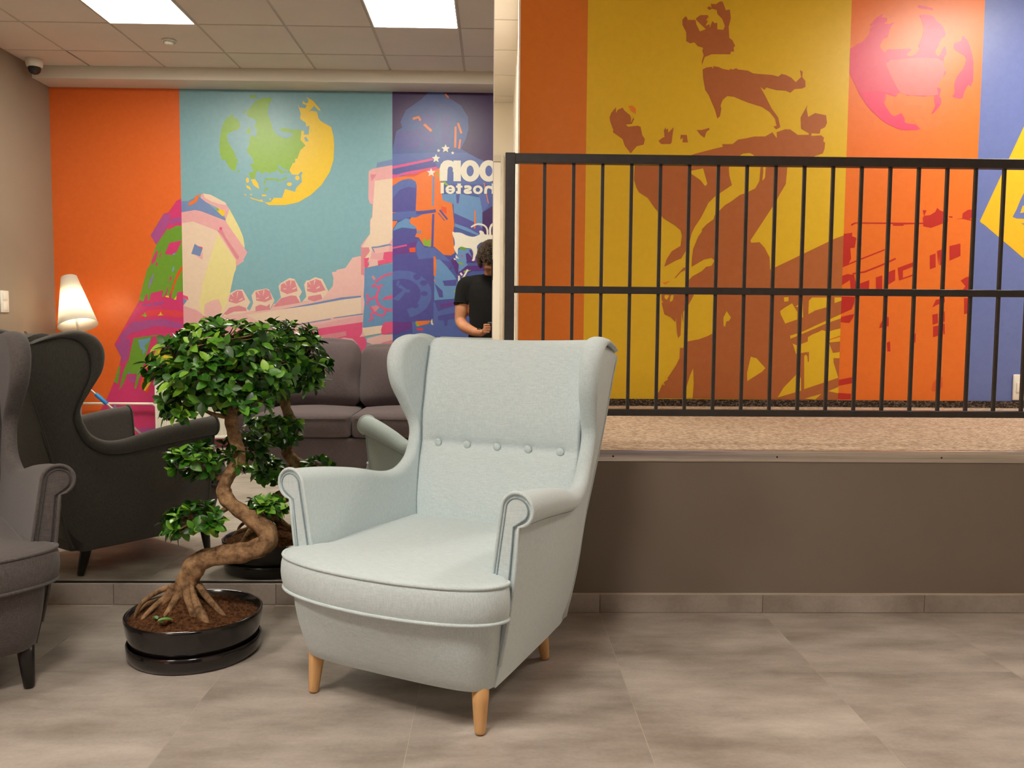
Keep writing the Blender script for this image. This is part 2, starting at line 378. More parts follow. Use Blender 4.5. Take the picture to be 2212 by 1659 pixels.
('L','teal','cream',5,'-1756 1436 -1746 1436 -1760 1382'),
('L','teal','cream',5,'-1818 1371 -1788 1365 -1811 1360'),
('L','teal','cream',5,'-1743 1365 -1709 1386 -1713 1372 -1737 1361'),
('L','teal','cream',5,'-1611 1431 -1600 1434 -1580 1397'),
('L','teal','cream',5,'-1553 1445 -1543 1445 -1557 1391'),
('L','teal','cream',5,'-1614 1380 -1584 1374 -1608 1369'),
('L','teal','cream',5,'-1540 1374 -1506 1395 -1509 1381 -1533 1369'),
('L','teal','steel',3,'-1840 1191 -1595 1241 -1323 1298 -1136 1316 -1136 1303 -1323 1277 -1595 1226'),
('L','teal','steel',3,'-1733 1059 -1416 1116 -1416 1108 -1733 1051'),
('L','teal','steel',3,'-1392 1123 -1140 1163 -1140 1153 -1392 1117'),
('L','teal','pink',3,'-1665 1029 -1146 1149 -1143 1088 -1495 1034 -1597 1009'),
('L','teal','hotpink',3,'-1734 967 -1597 1009 -1495 1034 -1143 1088 -1147 992 -1168 961 -1120 944 -1119 -373 -2724 -380 -2701 830 -2007 897'),
('L','teal','rose',4,'-1598 955 -1284 1008 -1284 971 -1393 942 -1482 901 -1667 865'),
('L','teal','blush',5,'-1550 941 -1482 959 -1482 914 -1544 914'),
('L','teal','blush',5,'-1455 867 -1393 929 -1304 953 -1229 944 -1189 903 -1181 821 -1196 820 -1202 889 -1243 923 -1305 929 -1380 908 -1435 867'),
('L','teal','rose',4,'-1394 860 -1346 902 -1284 902 -1243 861 -1244 806 -1394 805'),
('L','teal','pink',4,'-2481 1002 -2209 1052 -1733 1035 -1734 967 -2143 903 -2483 879'),
('L','teal','pink',2,'-1085 2367 -1052 2389 -898 2420 -899 1605 -1154 1602 -1153 1744 -1076 1840 -1076 1957 -1059 1984 -1053 2092 -1078 2097 -1089 2141'),
('L','teal','cream',3,'-1034 2287 -898 2310 -899 1806 -923 1746 -1055 1723 -1077 1625 -1154 1625 -1153 1711 -1076 1840 -1070 1957 -1054 1984 -1048 2092'),
('L','teal','rose',4,'-1070 2341 -1017 2342 -1061 2281'),
('L','teal','steel',3,'-1014 2438 -897 2471 -898 2423 -1020 2400'),
('L','teal','steel',4,'-1062 1720 -1015 1723 -911 1746 -913 1758 -1017 1735 -1063 1732'),
('L','teal','steel',4,'-1064 1721 -1039 1680 -1032 1685 -1056 1725'),
('L','teal','hotpink',4,'-956 1689 -907 1692 -904 1627 -967 1626'),
('L','teal','blush',4,'-1044 1712 -912 1744 -912 1692 -1033 1674'),
('L','teal','rose',3,'-1153 1725 -1087 1726 -1077 1693 -1121 1633 -1127 1556 -1125 1321 -1156 1211'),
('L','teal','blush',4,'-1154 1496 -1127 1485 -1122 1398 -1133 1321 -1125 1255 -1134 1167 -1156 1161'),
('L','teal','steelblue',4,'-1124 1548 -899 1591 -900 1061 -1143 1040 -1134 1167 -1125 1255 -1133 1310 -1127 1409'),
('L','teal','hotpink',5,'-1126 1633 -1082 1639 -1099 1600 -1083 1573 -1105 1551 -1124 1556'),
('L','teal','blush',5,'-1088 1633 -1011 1623 -1009 1574 -1099 1554 -1083 1579'),
('L','teal','hotpink',5,'-1011 1612 -956 1623 -901 1646 -901 1602 -1006 1574'),
('L','teal','hotpink',6,'-1028 1420 -1017 1429 -995 1449 -977 1464 -961 1474 -941 1483 -917 1492 -905 1496 -910 1511 -922 1507 -947 1499 -969 1488 -986 1477 -1006 1461 -1028 1442 -1039 1432'),
('L','teal','hotpink',6,'-1059 1381 -1052 1387 -1042 1396 -1037 1396 -1026 1385 -1004 1384 -978 1392 -965 1397 -970 1412 -983 1408 -1006 1400 -1020 1401 -1030 1411 -1049 1411 -1063 1399 -1070 1393'),
('L','teal','hotpink',6,'-1004 1386 -1005 1383 -1008 1377 -1012 1367 -1018 1355 -1023 1342 -1026 1329 -1029 1316 -1030 1302 -1030 1289 -1028 1275 -1024 1261 -1018 1248 -1010 1236 -1001 1225 -991 1215 -979 1206 -967 1198 -953 1193 -939 1188 -925 1186 -915 1184 -908 1182 -904 1182 -900 1200 -904 1201 -911 1202 -921 1204 -934 1207 -946 1210 -958 1215 -969 1221 -979 1229 -988 1237 -995 1247 -1001 1257 -1006 1268 -1010 1279 -1011 1290 -1012 1302 -1010 1313 -1008 1325 -1005 1336 -1001 1348 -995 1360 -991 1369 -988 1376 -987 1379'),
('L','teal','hotpink',6,'-1108 1331 -1107 1316 -1104 1284 -1083 1269 -1058 1281 -1041 1291 -1029 1300 -1024 1304 -1034 1317 -1039 1313 -1050 1305 -1066 1296 -1084 1286 -1088 1290 -1090 1318 -1092 1333'),
('L','teal','hotpink',6,'-1104 1272 -1104 1233 -1091 1233 -1091 1272'),
('L','teal','rose',5,'-1078 1217 -1029 1234 -996 1218 -1029 1179 -1051 1184'),
('L','teal','hotpink',6,'-1085 1211 -1077 1202 -1061 1184 -1060 1175 -1074 1162 -1076 1140 -1065 1124 -1066 1120 -1083 1113 -1093 1109 -1087 1094 -1077 1098 -1056 1108 -1049 1128 -1060 1145 -1059 1154 -1045 1169 -1046 1192 -1064 1213 -1072 1222'),
('L','teal','hotpink',6,'-1050 1166 -1037 1159 -1012 1145 -990 1137 -969 1134 -951 1149 -939 1175 -933 1187 -948 1194 -954 1181 -964 1158 -973 1150 -985 1153 -1005 1160 -1029 1174 -1042 1180'),
('L','teal','hotpink',6,'-902 1323 -946 1306 -985 1273 -935 1284 -902 1290'),
('L','teal','rose',6,'-1065 1477 -1046 1447 -1027 1459 -1046 1489'),
('L','teal','cream',5,'-1143 1037 -974 1061 -969 1039 -986 992 -1124 968'),
('L','teal','hotpink',5,'-974 1058 -958 1086 -903 1097 -903 998 -975 975 -985 1019'),
('L','teal','hotpink',5,'-1157 963 -1124 963 -1107 908 -1119 803 -1157 792'),
('L','teal','blush',5,'-1107 947 -980 981 -901 981 -901 937 -975 914 -1008 881 -1074 903 -1107 913'),
('L','teal','rose',5,'-1102 886 -1069 903 -1014 875 -975 914 -901 948 -901 771 -1102 769'),
('L','teal','blush',6,'-1052 858 -997 864 -997 842 -1030 814 -1052 803'),
('L','purple','navy',1,'-582 3030 -453 3031 -414 2993 -304 2926 -244 2830 -239 2732 -263 2644 -303 2565 -163 2488 -33 2440 238 2365 254 538 -892 531 -888 2509 -860 2539 -850 2705 -800 2735 -815 2783 -770 2881 -642 2971'),
('L','purple','indigo',2,'-681 2814 -523 2865 -517 2738 -622 2737 -661 2766'),
('L','purple','indigo',2,'-473 2837 -383 2828 -403 2603 -472 2612'),
('L','purple','indigo',2,'-845 2695 -612 2737 -522 2680 -522 2601 -582 2562 -761 2559 -850 2539'),
('L','purple','navy',3,'-810 2539 -790 2623 -766 2540'),
('L','purple','navy',3,'-656 2541 -641 2659 -612 2561'),
('L','purple','orange2',3,'-708 2799 -664 2814 -656 2790 -637 2800 -659 2835 -714 2819'),
('L','purple','orange2',3,'-624 2758 -559 2701 -545 2717 -609 2774'),
('L','purple','orange2',3,'-357 2750 -360 2574 -342 2574 -339 2750'),
('L','purple','orange2',3,'-337 2777 -307 2689 -290 2695 -320 2783'),
('L','purple','orange2',3,'-316 2644 -326 2566 -310 2564 -300 2642'),
('L','purple','orange2',3,'-444 3017 -414 2984 -403 2993 -433 3026'),
('L','purple','blue',2,'-894 2514 -551 2529 -257 2533 -114 2464 105 2375 106 2267 -895 2267'),
('L','purple','hotpink2',3,'-895 2412 -546 2483 -535 2467 -769 2414 -895 2391'),
('L','purple','indigo',3,'-895 2388 -769 2413 -535 2466 -502 2414 -573 2402 -769 2365 -896 2342'),
('L','purple','hotpink2',4,'-896 2342 -845 2340 -769 2365 -573 2402 -502 2414 -507 2389 -704 2350 -802 2337 -845 2316 -896 2313'),
('L','purple','orange2',3,'-896 2310 -802 2327 -704 2328 -600 2373 -480 2401 -463 2185 -458 2137 -375 2105 -364 1991 -356 1926 -369 1850 -352 1686 -385 1664 -446 1669 -523 1734 -550 1739 -616 1744 -660 1814 -693 1819 -676 1858 -682 1890 -748 1949 -715 1993 -896 1953'),
('L','purple','redorange',4,'-802 2326 -704 2327 -600 2373 -584 2400 -682 2350 -769 2338'),
('L','purple','blue',4,'-877 2246 -829 2283 -796 2298 -747 2308 -720 2305 -687 2286 -677 2248 -681 2150 -683 2102 -686 2053 -729 2033 -853 2022 -894 2061 -894 2191'),
('L','purple','indigo',5,'-889 2137 -824 2214 -747 2241 -682 2231 -687 2039 -890 2024'),
('L','purple','blue',4,'-896 2018 -726 2039 -687 2042 -627 2029 -523 2055 -512 2028 -627 2010 -687 1982 -747 1987 -813 1959 -896 1953'),
('L','purple','orange2',5,'-896 1950 -841 1951 -868 1877 -897 1853'),
('L','purple','sky2',4,'-846 1932 -769 1976 -731 1966 -742 1938 -687 1906 -687 1885 -802 1897 -868 1867'),
('L','purple','indigo',3,'-897 1850 -802 1883 -682 1885 -682 1814 -649 1803 -616 1744 -523 1739 -473 1691 -440 1664 -358 1665 -330 1555 -897 1550'),
('L','purple','blue',4,'-682 1754 -660 1792 -610 1728 -523 1728 -462 1680 -385 1610 -550 1641 -660 1629 -682 1689'),
('L','purple','plum2',4,'-897 1703 -759 1759 -671 1781 -693 1727 -682 1683 -825 1671 -897 1659'),
('L','purple','hotpink2',5,'-896 1715 -760 1741 -763 1755 -898 1729'),
('L','purple','redorange',5,'-742 1724 -690 1730 -687 1689 -737 1688'),
('L','purple','sky2',5,'-679 1868 -638 1872 -641 1853 -676 1849'),
('L','purple','indigo',4,'-546 2014 -554 1734 -535 1733 -527 2014'),
('L','purple','steel',4,'-542 2330 -547 2109 -530 2109 -525 2330'),
('L','purple','steel',5,'-530 2095 -532 2088 -537 2083 -544 2083 -549 2087 -552 2095 -550 2103 -544 2107 -537 2107 -532 2103'),
('L','purple','indigo',5,'-681 2010 -604 2016 -513 2028 -516 2054 -606 2042 -683 2036'),
('L','purple','indigo',4,'-488 2045 -422 1964 -410 1973 -476 2054'),
('L','purple','indigo',4,'-498 2023 -443 1956 -438 1960 -493 2027'),
('L','purple','redorange',4,'-468 2077 -425 2072 -422 2012 -468 2044'),
('L','purple','leaf',4,'-510 2379 -488 2347 -482 2315 -507 2352'),
('L','purple','leaf',4,'-627 1771 -616 1815 -594 1782 -556 1804 -561 1733 -610 1744'),
('L','purple','sky2',3,'-463 2180 -343 2187 -304 2187 -140 2156 -117 2048 -117 1896 -358 1970 -364 2100 -458 2131'),
('L','purple','indigo',4,'-359 2024 -188 1950 -111 1896 -138 1836 -358 1921'),
('L','purple','sky2',5,'-353 1937 -243 1900 -144 1847 -155 1836 -254 1873 -353 1910'),
('L','purple','purple',3,'-2 2104 -117 2032 -116 1831 0 1799'),
('L','purple','blue',3,'-156 2189 -80 2189 -63 2087 -117 2037 -140 2124'),
('L','purple','orange2',5,'-109 2280 -69 2107 -62 2109 -101 2282'),
('L','purple','orange2',5,'-185 2048 -189 1895 -176 1895 -173 2047'),
('L','purple','indigo',4,'-343 2181 -310 2187 -321 2106 -337 2105'),
('L','purple','leaf',4,'-477 2288 -436 2288 -398 2251 -425 2256'),
('L','purple','white',8,'-141 2381 -142 2366 -145 2352 -150 2338 -157 2326 -166 2315 -176 2306 -188 2298 -200 2293 -213 2290 -226 2289 -239 2291 -252 2294 -264 2301 -275 2309 -284 2319 -292 2330 -298 2343 -303 2357 -305 2371 -305 2386 -303 2400 -299 2414 -293 2427 -285 2439 -275 2449 -264 2457 -253 2464 -240 2468 -227 2470 -214 2470 -201 2467 -188 2462 -177 2455 -167 2445 -158 2435 -151 2422 -145 2409 -142 2395 -141 2381 -193 2380 -193 2387 -195 2394 -197 2401 -199 2407 -202 2412 -206 2417 -210 2421 -215 2423 -220 2425 -224 2425 -229 2424 -234 2422 -238 2419 -242 2414 -246 2409 -249 2403 -251 2397 -252 2390 -253 2383 -253 2376 -252 2368 -251 2361 -248 2355 -245 2349 -242 2344 -238 2340 -234 2337 -229 2335 -224 2334 -219 2335 -215 2336 -210 2339 -206 2342 -202 2347 -199 2353 -196 2359 -194 2366 -193 2373 -193 2380'),
('L','purple','white',8,'18 2382 17 2368 14 2354 9 2340 2 2328 -7 2317 -17 2307 -29 2300 -41 2295 -54 2291 -67 2291 -80 2292 -93 2296 -105 2302 -116 2311 -126 2321 -134 2332 -140 2345 -144 2359 -146 2373 -146 2388 -144 2402 -140 2416 -134 2429 -126 2441 -117 2451 -106 2459 -94 2466 -81 2470 -68 2472 -55 2471 -42 2469 -30 2464 -18 2456 -8 2447 1 2437 8 2424 13 2411 17 2397 18 2382 -35 2382 -35 2389 -36 2396 -38 2403 -41 2409 -44 2414 -48 2419 -52 2422 -56 2425 -61 2426 -66 2427 -71 2426 -75 2424 -79 2420 -83 2416 -87 2411 -90 2405 -92 2399 -93 2392 -94 2385 -94 2377 -93 2370 -92 2363 -89 2357 -86 2351 -83 2346 -79 2342 -75 2339 -70 2337 -65 2336 -61 2336 -56 2338 -52 2341 -47 2344 -44 2349 -41 2354 -38 2361 -36 2367 -35 2374 -35 2382'),
('L','purple','white',8,'-365 2466 -303 2466 -302 2292 -365 2292'),
('L','purple','white',8,'-482 2293 -483 2395 -472 2433 -447 2460 -415 2469 -382 2464 -354 2445 -354 2370 -371 2370 -371 2402 -384 2415 -406 2412 -415 2391 -419 2294'),
('L','purple','white',8,'203 2472 263 2473 265 2299 205 2298'),
('L','purple','white',8,'13 2299 12 2407 28 2450 61 2473 105 2462 138 2451 159 2474 203 2468 204 2376 187 2414 171 2416 160 2397 161 2300 106 2300 105 2397 94 2416 78 2410 70 2391 70 2299'),
('L','purple','white',8,'-474 2277 -447 2277 -447 2188 -474 2188'),
('L','purple','white',8,'-433 2221 -432 2228 -430 2235 -426 2242 -420 2248 -414 2252 -406 2256 -398 2257 -389 2258 -381 2257 -373 2254 -366 2250 -360 2245 -356 2239 -353 2232 -351 2224 -351 2217 -353 2209 -357 2203 -362 2196 -368 2191 -375 2188 -383 2185 -392 2184 -400 2185 -408 2187 -415 2191 -422 2196 -427 2201 -431 2208 -409 2215 -407 2211 -405 2208 -402 2206 -399 2204 -395 2203 -392 2203 -388 2203 -385 2204 -382 2206 -379 2209 -377 2212 -376 2215 -375 2219 -375 2223 -375 2226 -377 2230 -379 2233 -381 2236 -384 2238 -387 2239 -391 2239 -395 2239 -398 2238 -401 2237 -404 2234 -406 2232 -408 2228 -409 2225 -410 2221'),
('L','purple','white',9,'-430 2226 -365 2230 -365 2213 -431 2211'),
('L','purple','white',8,'-332 2273 -302 2273 -302 2187 -326 2186 -343 2192 -343 2208 -330 2208'),
('L','purple','white',9,'-343 2256 -288 2256 -288 2238 -343 2238'),
('L','purple','white',8,'-270 2233 -263 2234 -249 2237 -239 2237 -232 2234 -231 2234 -231 2236 -231 2237 -240 2234 -251 2230 -265 2226 -277 2216 -277 2199 -265 2189 -249 2186 -232 2186 -215 2190 -207 2192 -212 2214 -220 2212 -235 2209 -247 2208 -256 2210 -257 2210 -256 2206 -256 2206 -245 2209 -233 2212 -220 2217 -210 2227 -210 2243 -220 2254 -235 2259 -251 2260 -267 2257 -274 2255'),
('L','purple','white',8,'-115 2223 -116 2215 -119 2207 -123 2200 -130 2194 -137 2190 -145 2187 -154 2185 -163 2186 -172 2188 -180 2191 -187 2196 -192 2203 -196 2210 -198 2218 -198 2226 -196 2233 -192 2241 -187 2247 -180 2252 -172 2256 -164 2258 -155 2259 -146 2258 -137 2255 -130 2250 -124 2245 -119 2238 -116 2230 -115 2223 -138 2222 -138 2226 -140 2230 -142 2233 -145 2236 -148 2238 -152 2240 -156 2240 -160 2240 -164 2239 -167 2237 -170 2235 -173 2231 -174 2228 -175 2224 -175 2220 -174 2216 -173 2212 -170 2209 -167 2207 -163 2205 -160 2204 -156 2204 -152 2204 -148 2206 -145 2208 -142 2211 -140 2215 -138 2218 -138 2222'),
('L','purple','white',8,'-39 2276 -12 2277 -11 2190 -39 2190'),
('L','purple','white',8,'-79 2189 -79 2199 -79 2217 -76 2227 -73 2233 -69 2235 -60 2235 -52 2232 -42 2226 -37 2223 -24 2243 -30 2247 -42 2254 -57 2258 -74 2258 -89 2250 -99 2237 -103 2219 -103 2199 -103 2189'),
('L','purple','white',8,'-514 2518 -504 2494 -478 2492 -498 2475 -491 2450 -514 2463 -536 2449 -530 2475 -550 2491 -524 2494'),
('L','purple','white',8,'-555 2400 -545 2376 -518 2374 -538 2357 -532 2332 -555 2345 -577 2331 -571 2357 -591 2374 -565 2376'),
('L','purple','white',8,'-433 2601 -422 2577 -397 2575 -416 2558 -410 2533 -432 2547 -455 2533 -449 2558 -468 2574 -443 2577'),
('L','purple','white',8,'-492 2563 -488 2553 -477 2552 -485 2545 -483 2534 -492 2540 -502 2534 -499 2545 -507 2552 -496 2553'),
('L','purple','white',8,'-373 2544 -368 2534 -357 2534 -366 2527 -363 2516 -373 2522 -382 2516 -379 2526 -388 2533 -377 2534'),
('L','purple','plum3',6,'-382 1622 -365 1642 -357 1644 -348 1630 -339 1616 -322 1587 -318 1563 -324 1521 -327 1504 -333 1499 -340 1510 -354 1550 -365 1574 -382 1605'),
('L','purple','plum3',6,'-259 1678 -240 1688 -201 1646 -230 1712 -211 1717 -182 1650 -134 1689 -125 1632 -153 1603 -249 1607'),
('L','purple','plum3',6,'-311 1525 -254 1574 -172 1579 -105 1599 -76 1537 -201 1536 -277 1492 -335 1473'),
('L','purple','plum3',6,'-407 1541 -378 1575 -383 1551'),
('L','purple','sky2',5,'-331 1716 -211 1726 -192 1698 -201 1631 -259 1607 -239 1588 -297 1530 -321 1530 -316 1587 -345 1625'),
('L','purple','green',7,'-319 1728 -298 1742 -250 1726 -269 1704'),
('L','purple','leaf',7,'-331 1611 -297 1607 -275 1592 -283 1583 -321 1597'),
('L','purple','leaf',7,'-278 1528 -254 1543 -208 1541 -234 1529 -273 1519'),
('L','purple','red',7,'-297 1671 -283 1664 -285 1647 -295 1654'),
('L','purple','white',8,'-373 1861 -367 1866 -363 1866 -357 1860 -353 1858 -348 1860 -337 1860 -311 1859 -290 1853 -253 1836 -231 1829 -202 1824 -181 1826 -147 1839 -137 1849 -143 1868 -142 1875 -134 1878 -126 1877 -112 1871 -105 1865 -101 1851 -93 1845 -75 1842 -66 1837 -61 1823 -61 1815 -69 1806 -72 1800 -71 1788 -78 1784 -99 1781 -110 1779 -122 1779 -128 1777 -137 1771 -144 1765 -155 1754 -160 1747 -163 1735 -161 1725 -154 1705 -156 1692 -168 1672 -175 1655 -180 1627 -187 1618 -203 1619 -206 1624 -199 1636 -196 1652 -193 1686 -196 1704 -207 1721 -220 1727 -246 1728 -263 1731 -289 1739 -303 1739 -320 1728 -326 1714 -326 1679 -330 1673 -341 1687 -349 1700 -359 1726 -360 1738 -353 1750 -351 1763 -354 1791 -358 1808 -367 1831 -371 1843 -373 1856'),
('L','purple','white',8,'-209 1900 -207 1902 -202 1905 -195 1909 -185 1915 -176 1919 -167 1922 -159 1924 -150 1925 -141 1925 -132 1924 -123 1922 -114 1919 -107 1916 -100 1912 -94 1906 -89 1900 -85 1893 -82 1883 -81 1872 -80 1858 -80 1847 -79 1840 -79 1836 -65 1837 -65 1841 -65 1848 -66 1858 -66 1873 -68 1886 -72 1898 -77 1908 -84 1916 -91 1923 -100 1928 -109 1933 -120 1936 -130 1938 -140 1939 -150 1939 -161 1938 -171 1936 -182 1932 -192 1927 -202 1921 -209 1917 -214 1914 -217 1912'),
('L','purple','white',8,'-40 1842 -40 1855 -42 1880 -39 1901 -32 1917 -18 1929 2 1937 22 1936 44 1925 56 1920 65 1937 53 1942 27 1955 -1 1956 -28 1945 -47 1928 -57 1906 -61 1881 -59 1854 -59 1841'),
('L','purple','white',8,'-343 1670 -315 1637 -345 1642'),
('L','purple','white',8,'-362 1644 -335 1630 -357 1626'),
('L','purple','white',8,'-71 1842 -30 1842 -11 1804 -68 1785'),
('L','purple','white',8,'-323 1492 -323 1418 -306 1418 -307 1492'),
('L','purple','white',8,'-304 1417 -233 1542 -246 1549 -317 1424'),
('L','purple','white',8,'-310 1511 -293 1490 -281 1500 -297 1521'),
('L','purple','white',8,'-247 1488 -247 1419 -231 1419 -231 1488'),
('L','purple','indigo',4,'-897 1673 -682 1686 -660 1637 -536 1649 -535 1117 -538 1050 -898 976'),
('L','purple','blue',5,'-996 1458 -980 1472 -962 1485 -942 1497 -921 1507 -899 1516 -876 1522 -853 1527 -829 1531 -804 1532 -780 1531 -756 1529 -732 1525 -709 1518 -687 1511 -666 1501 -646 1490 -628 1477 -611 1463 -596 1448 -583 1432 -572 1414 -563 1396 -556 1378 -552 1359 -550 1339 -550 1319 -553 1300 -557 1281 -565 1262 -574 1244 -585 1226 -599 1210 -614 1195 -632 1181 -650 1168 -670 1157 -692 1147 -714 1139 -738 1133 -762 1202 -747 1206 -733 1211 -719 1217 -707 1225 -695 1233 -684 1242 -674 1252 -666 1263 -659 1274 -653 1286 -648 1298 -645 1310 -644 1323 -643 1336 -645 1348 -647 1361 -652 1373 -657 1384 -664 1396 -673 1406 -682 1416 -693 1425 -704 1433 -717 1441 -730 1447 -744 1452 -758 1456 -773 1459 -789 1460 -804 1461 -819 1460 -834 1458 -849 1455 -864 1450 -878 1445 -891 1438 -903 1431 -915 1422 -925 1413'),
('L','purple','indigo',6,'-643 1479 -653 1459 -676 1451 -700 1459 -709 1478 -700 1497 -676 1506 -653 1498'),
('L','purple','indigo',6,'-585 1427 -595 1410 -618 1402 -642 1409 -652 1426 -642 1444 -619 1451 -595 1444'),
('L','purple','indigo',6,'-583 1337 -591 1321 -613 1314 -634 1321 -643 1336 -634 1352 -613 1358 -592 1352'),
('L','purple','indigo',6,'-660 1234 -669 1217 -690 1209 -712 1216 -720 1234 -712 1251 -690 1259 -669 1252'),
('L','purple','indigo',6,'-770 1178 -778 1163 -798 1156 -817 1162 -825 1178 -817 1193 -798 1200 -778 1194'),
('L','purple','blue',6,'-838 1386 -786 1370 -860 1290 -835 1269 -754 1366 -822 1415'),
('L','purple','blue',6,'-838 1397 -821 1441 -840 1447 -856 1403'),
('L','purple','blue',6,'-803 1344 -737 1345 -737 1370 -803 1369'),
('L','purple','sky2',5,'-528 1633 -478 1628 -418 1568 -357 1492 -307 1405 -312 1300 -527 1279'),
('L','purple','indigo',6,'-456 1447 -329 1460 -340 1405 -439 1404'),
('L','purple','indigo',6,'-525 1425 -456 1360 -450 1305 -483 1304'),
('L','purple','leaf',7,'-363 1353 -344 1342 -336 1357 -355 1368'),
('L','purple','orange2',6,'-533 1657 -514 1649 -510 1557 -517 1485 -533 1491'),
('L','purple','orange2',6,'-533 1458 -517 1455 -525 1436'),
('L','purple','blue',5,'-720 1093 -533 1117 -533 1260 -522 1271 -301 1306 -163 1296 -161 887 -704 883 -715 1032'),
('L','purple','indigo',6,'-522 1271 -307 1303 -306 1240 -439 1206 -494 1183 -511 1227'),
('L','purple','plum2',7,'-483 1244 -318 1278 -307 1251 -461 1217'),
('L','purple','indigo',6,'-494 1145 -306 1185 -306 1130 -411 1112 -416 1062 -439 1057 -444 1106 -494 1111'),
('L','purple','orange2',6,'-687 1099 -560 1105 -577 1078 -671 1055'),
('L','purple','leaf',7,'-693 1088 -676 1088 -654 1058 -676 1052'),
('L','purple','lemon',6,'-544 1122 -541 1089 -533 1067 -552 1072 -558 1097'),
('L','purple','plum2',5,'-898 1092 -720 1093 -715 1043 -870 976 -899 882'),
('L','purple','red',6,'-676 1041 -621 1039 -627 1017 -676 1022'),
('L','purple','hotpink',6,'-867 1017 -870 1012 -876 1010 -882 1012 -885 1017 -882 1023 -876 1025 -870 1023'),
('R','yellow','brown',1,'1039 2787 1057 2805 1066 2796 1067 2785 1113 2785 1119 2759 1139 2723 1172 2736 1116 2785 1118 2797 1140 2812 1180 2813 1186 2804 1171 2783 1183 2783 1169 2753 1193 2763 1194 2742 1208 2781 1221 2769 1236 2772 1237 2736 1271 2734 1279 2755 1263 2793 1235 2820 1231 2841 1203 2849 1191 2840 1176 2852 1188 2862 1203 2852 1196 2874 1227 2873 1251 2890 1264 2886 1274 2862 1283 2841 1305 2846 1312 2797 1301 2752 1306 2690 1324 2678 1341 2645 1332 2639 1335 2615 1317 2615 1314 2600 1209 2599 1170 2583 1154 2538 1154 2562 1163 2592 1155 2616 1159 2634 1128 2642 1109 2663 1085 2657 1063 2668 1062 2716 1040 2757'),
('R','yellow','brown',1,'1159 2514 1180 2526 1211 2530 1217 2520 1220 2533 1248 2530 1273 2519 1310 2513 1316 2521 1329 2516 1350 2524 1360 2517 1415 2512 1447 2497 1478 2494 1552 2490 1590 2481 1608 2496 1633 2491 1664 2476 1690 2452 1720 2480 1712 2519 1728 2510 1726 2480 1745 2459 1746 2426 1728 2417 1685 2413 1661 2392 1635 2403 1579 2406 1523 2420 1514 2406 1489 2422 1518 2375 1558 2303 1596 2255 1610 2200 1586 2188 1570 2203 1588 2209 1578 2248 1546 2284 1502 2311 1414 2337 1339 2366 1302 2369 1277 2347 1266 2317 1271 2299 1264 2257 1249 2244 1235 2292 1196 2376 1177 2400 1163 2466'),
('R','yellow','brown',1,'637 2242 646 2267 673 2300 674 2267 683 2285 710 2298 723 2280 754 2256 760 2238 758 2214 773 2244 777 2235 764 2208 730 2204 743 2192 798 2199 814 2193 824 2148 840 2124 834 2094 794 2084 761 2044 726 2086 713 2123 657 2161 660 2173 644 2212'),
('R','yellow','orange3',1,'741 2307 765 2310 787 2293 785 2262 757 2280'),
('R','yellow','brown',1,'917 2116 936 2131 951 2138 947 2174 956 2192 959 2177 969 2186 972 2162 1002 2193 997 2150 992 2108 986 2099 933 2098'),
('R','yellow','brown',1,'1044 2151 1078 2151 1085 2109 1054 2109 1056 2136 1041 2124'),
('R','yellow','brown',1,'1133 2179 1164 2180 1204 2192 1207 2183 1189 2168 1179 2136 1155 2152'),
('R','yellow','brown',1,'1124 2046 1241 2077 1284 2087 1281 2102 1340 2103 1370 2128 1419 2137 1463 2147 1525 2148 1565 2172 1592 2139 1590 2173 1636 2189 1667 2189 1711 2159 1774 2160 1773 2169 1729 2193 1724 2256 1762 2326 1757 2305 1767 2260 1807 2282 1870 2270 1876 2228 1866 2204 1841 2191 1836 2167 1789 2169 1789 2154 1845 2158 1861 2146 1859 2124 1869 2118 1867 2082 1858 2057 1796 2035 1467 2010 1031 2005'),
('R','yellow','yellow',2,'1385 2041 1403 2051 1440 2054 1463 2042 1461 1998 1386 1997'),
('R','yellow','brown',2,'786 2013 1329 2020 1322 1967 1326 1926 1342 1873 1245 1807 1210 1772 1170 1689 1135 1635 1118 1599 1101 1522 1061 1456 1031 1444 965 1408 977 1450 1006 1497 1056 1528 1063 1587 1054 1616 1021 1643 954 1683 905 1739 862 1797 813 1826 798 1850 782 1899'),
('R','yellow','yellow',3,'1089 1947 1175 1965 1201 1878 1189 1866 1159 1901 1116 1929'),
('R','yellow','brown',2,'1466 2033 1658 2035 1657 1983 1651 1883 1617 1823 1597 1782 1456 1561 1462 1549 1510 1553 1541 1520 1570 1467 1575 1396 1623 1420 1945 1578 1974 1596 1998 1596 1999 1266 2013 648 920 653 920 663 950 691 967 733 982 727 976 745 1000 761 997 770 1044 843 1064 885 1066 946 1078 944 1108 958 1086 970 1107 982 1174 995 1222 1013 1261 1034 1272 1074 1270 1260 1100 1290 1100 1326 1129 1356 1183 1386 1206 1410 1236 1416 1254 1446 1235 1461 1193 1452 1122 1409 1124 1463 1129 1511 1143 1546 1157 1582 1177 1609 1177 1624 1206 1654 1242 1680 1247 1701 1282 1737 1306 1761 1341 1782 1388 1818 1430 1833 1477 1857 1500 1899 1504 1981'),
('R','yellow','yellow',3,'1515 2004 1534 2005 1530 1917 1515 1899 1520 1952'),
('R','yellow','brown',3,'1024 1343 1074 1403 1104 1409 1107 1397 1062 1379 1033 1346'),
('R','yellow','orange3',1,'955 1318 1003 1328 973 1305'),
('R','yellow','brown',2,'953 1275 1113 1276 1138 1247 1109 1192 1079 1150 1081 1090 1070 1144 1067 1018 1054 1000 1046 1030 1038 1120 1035 1093 1008 1120 971 1137 954 1203 964 1203 954 1221'),
('R','yellow','yellow',3,'977 1248 993 1246 995 1240 985 1224 979 1221 971 1230 969 1236 971 1245'),
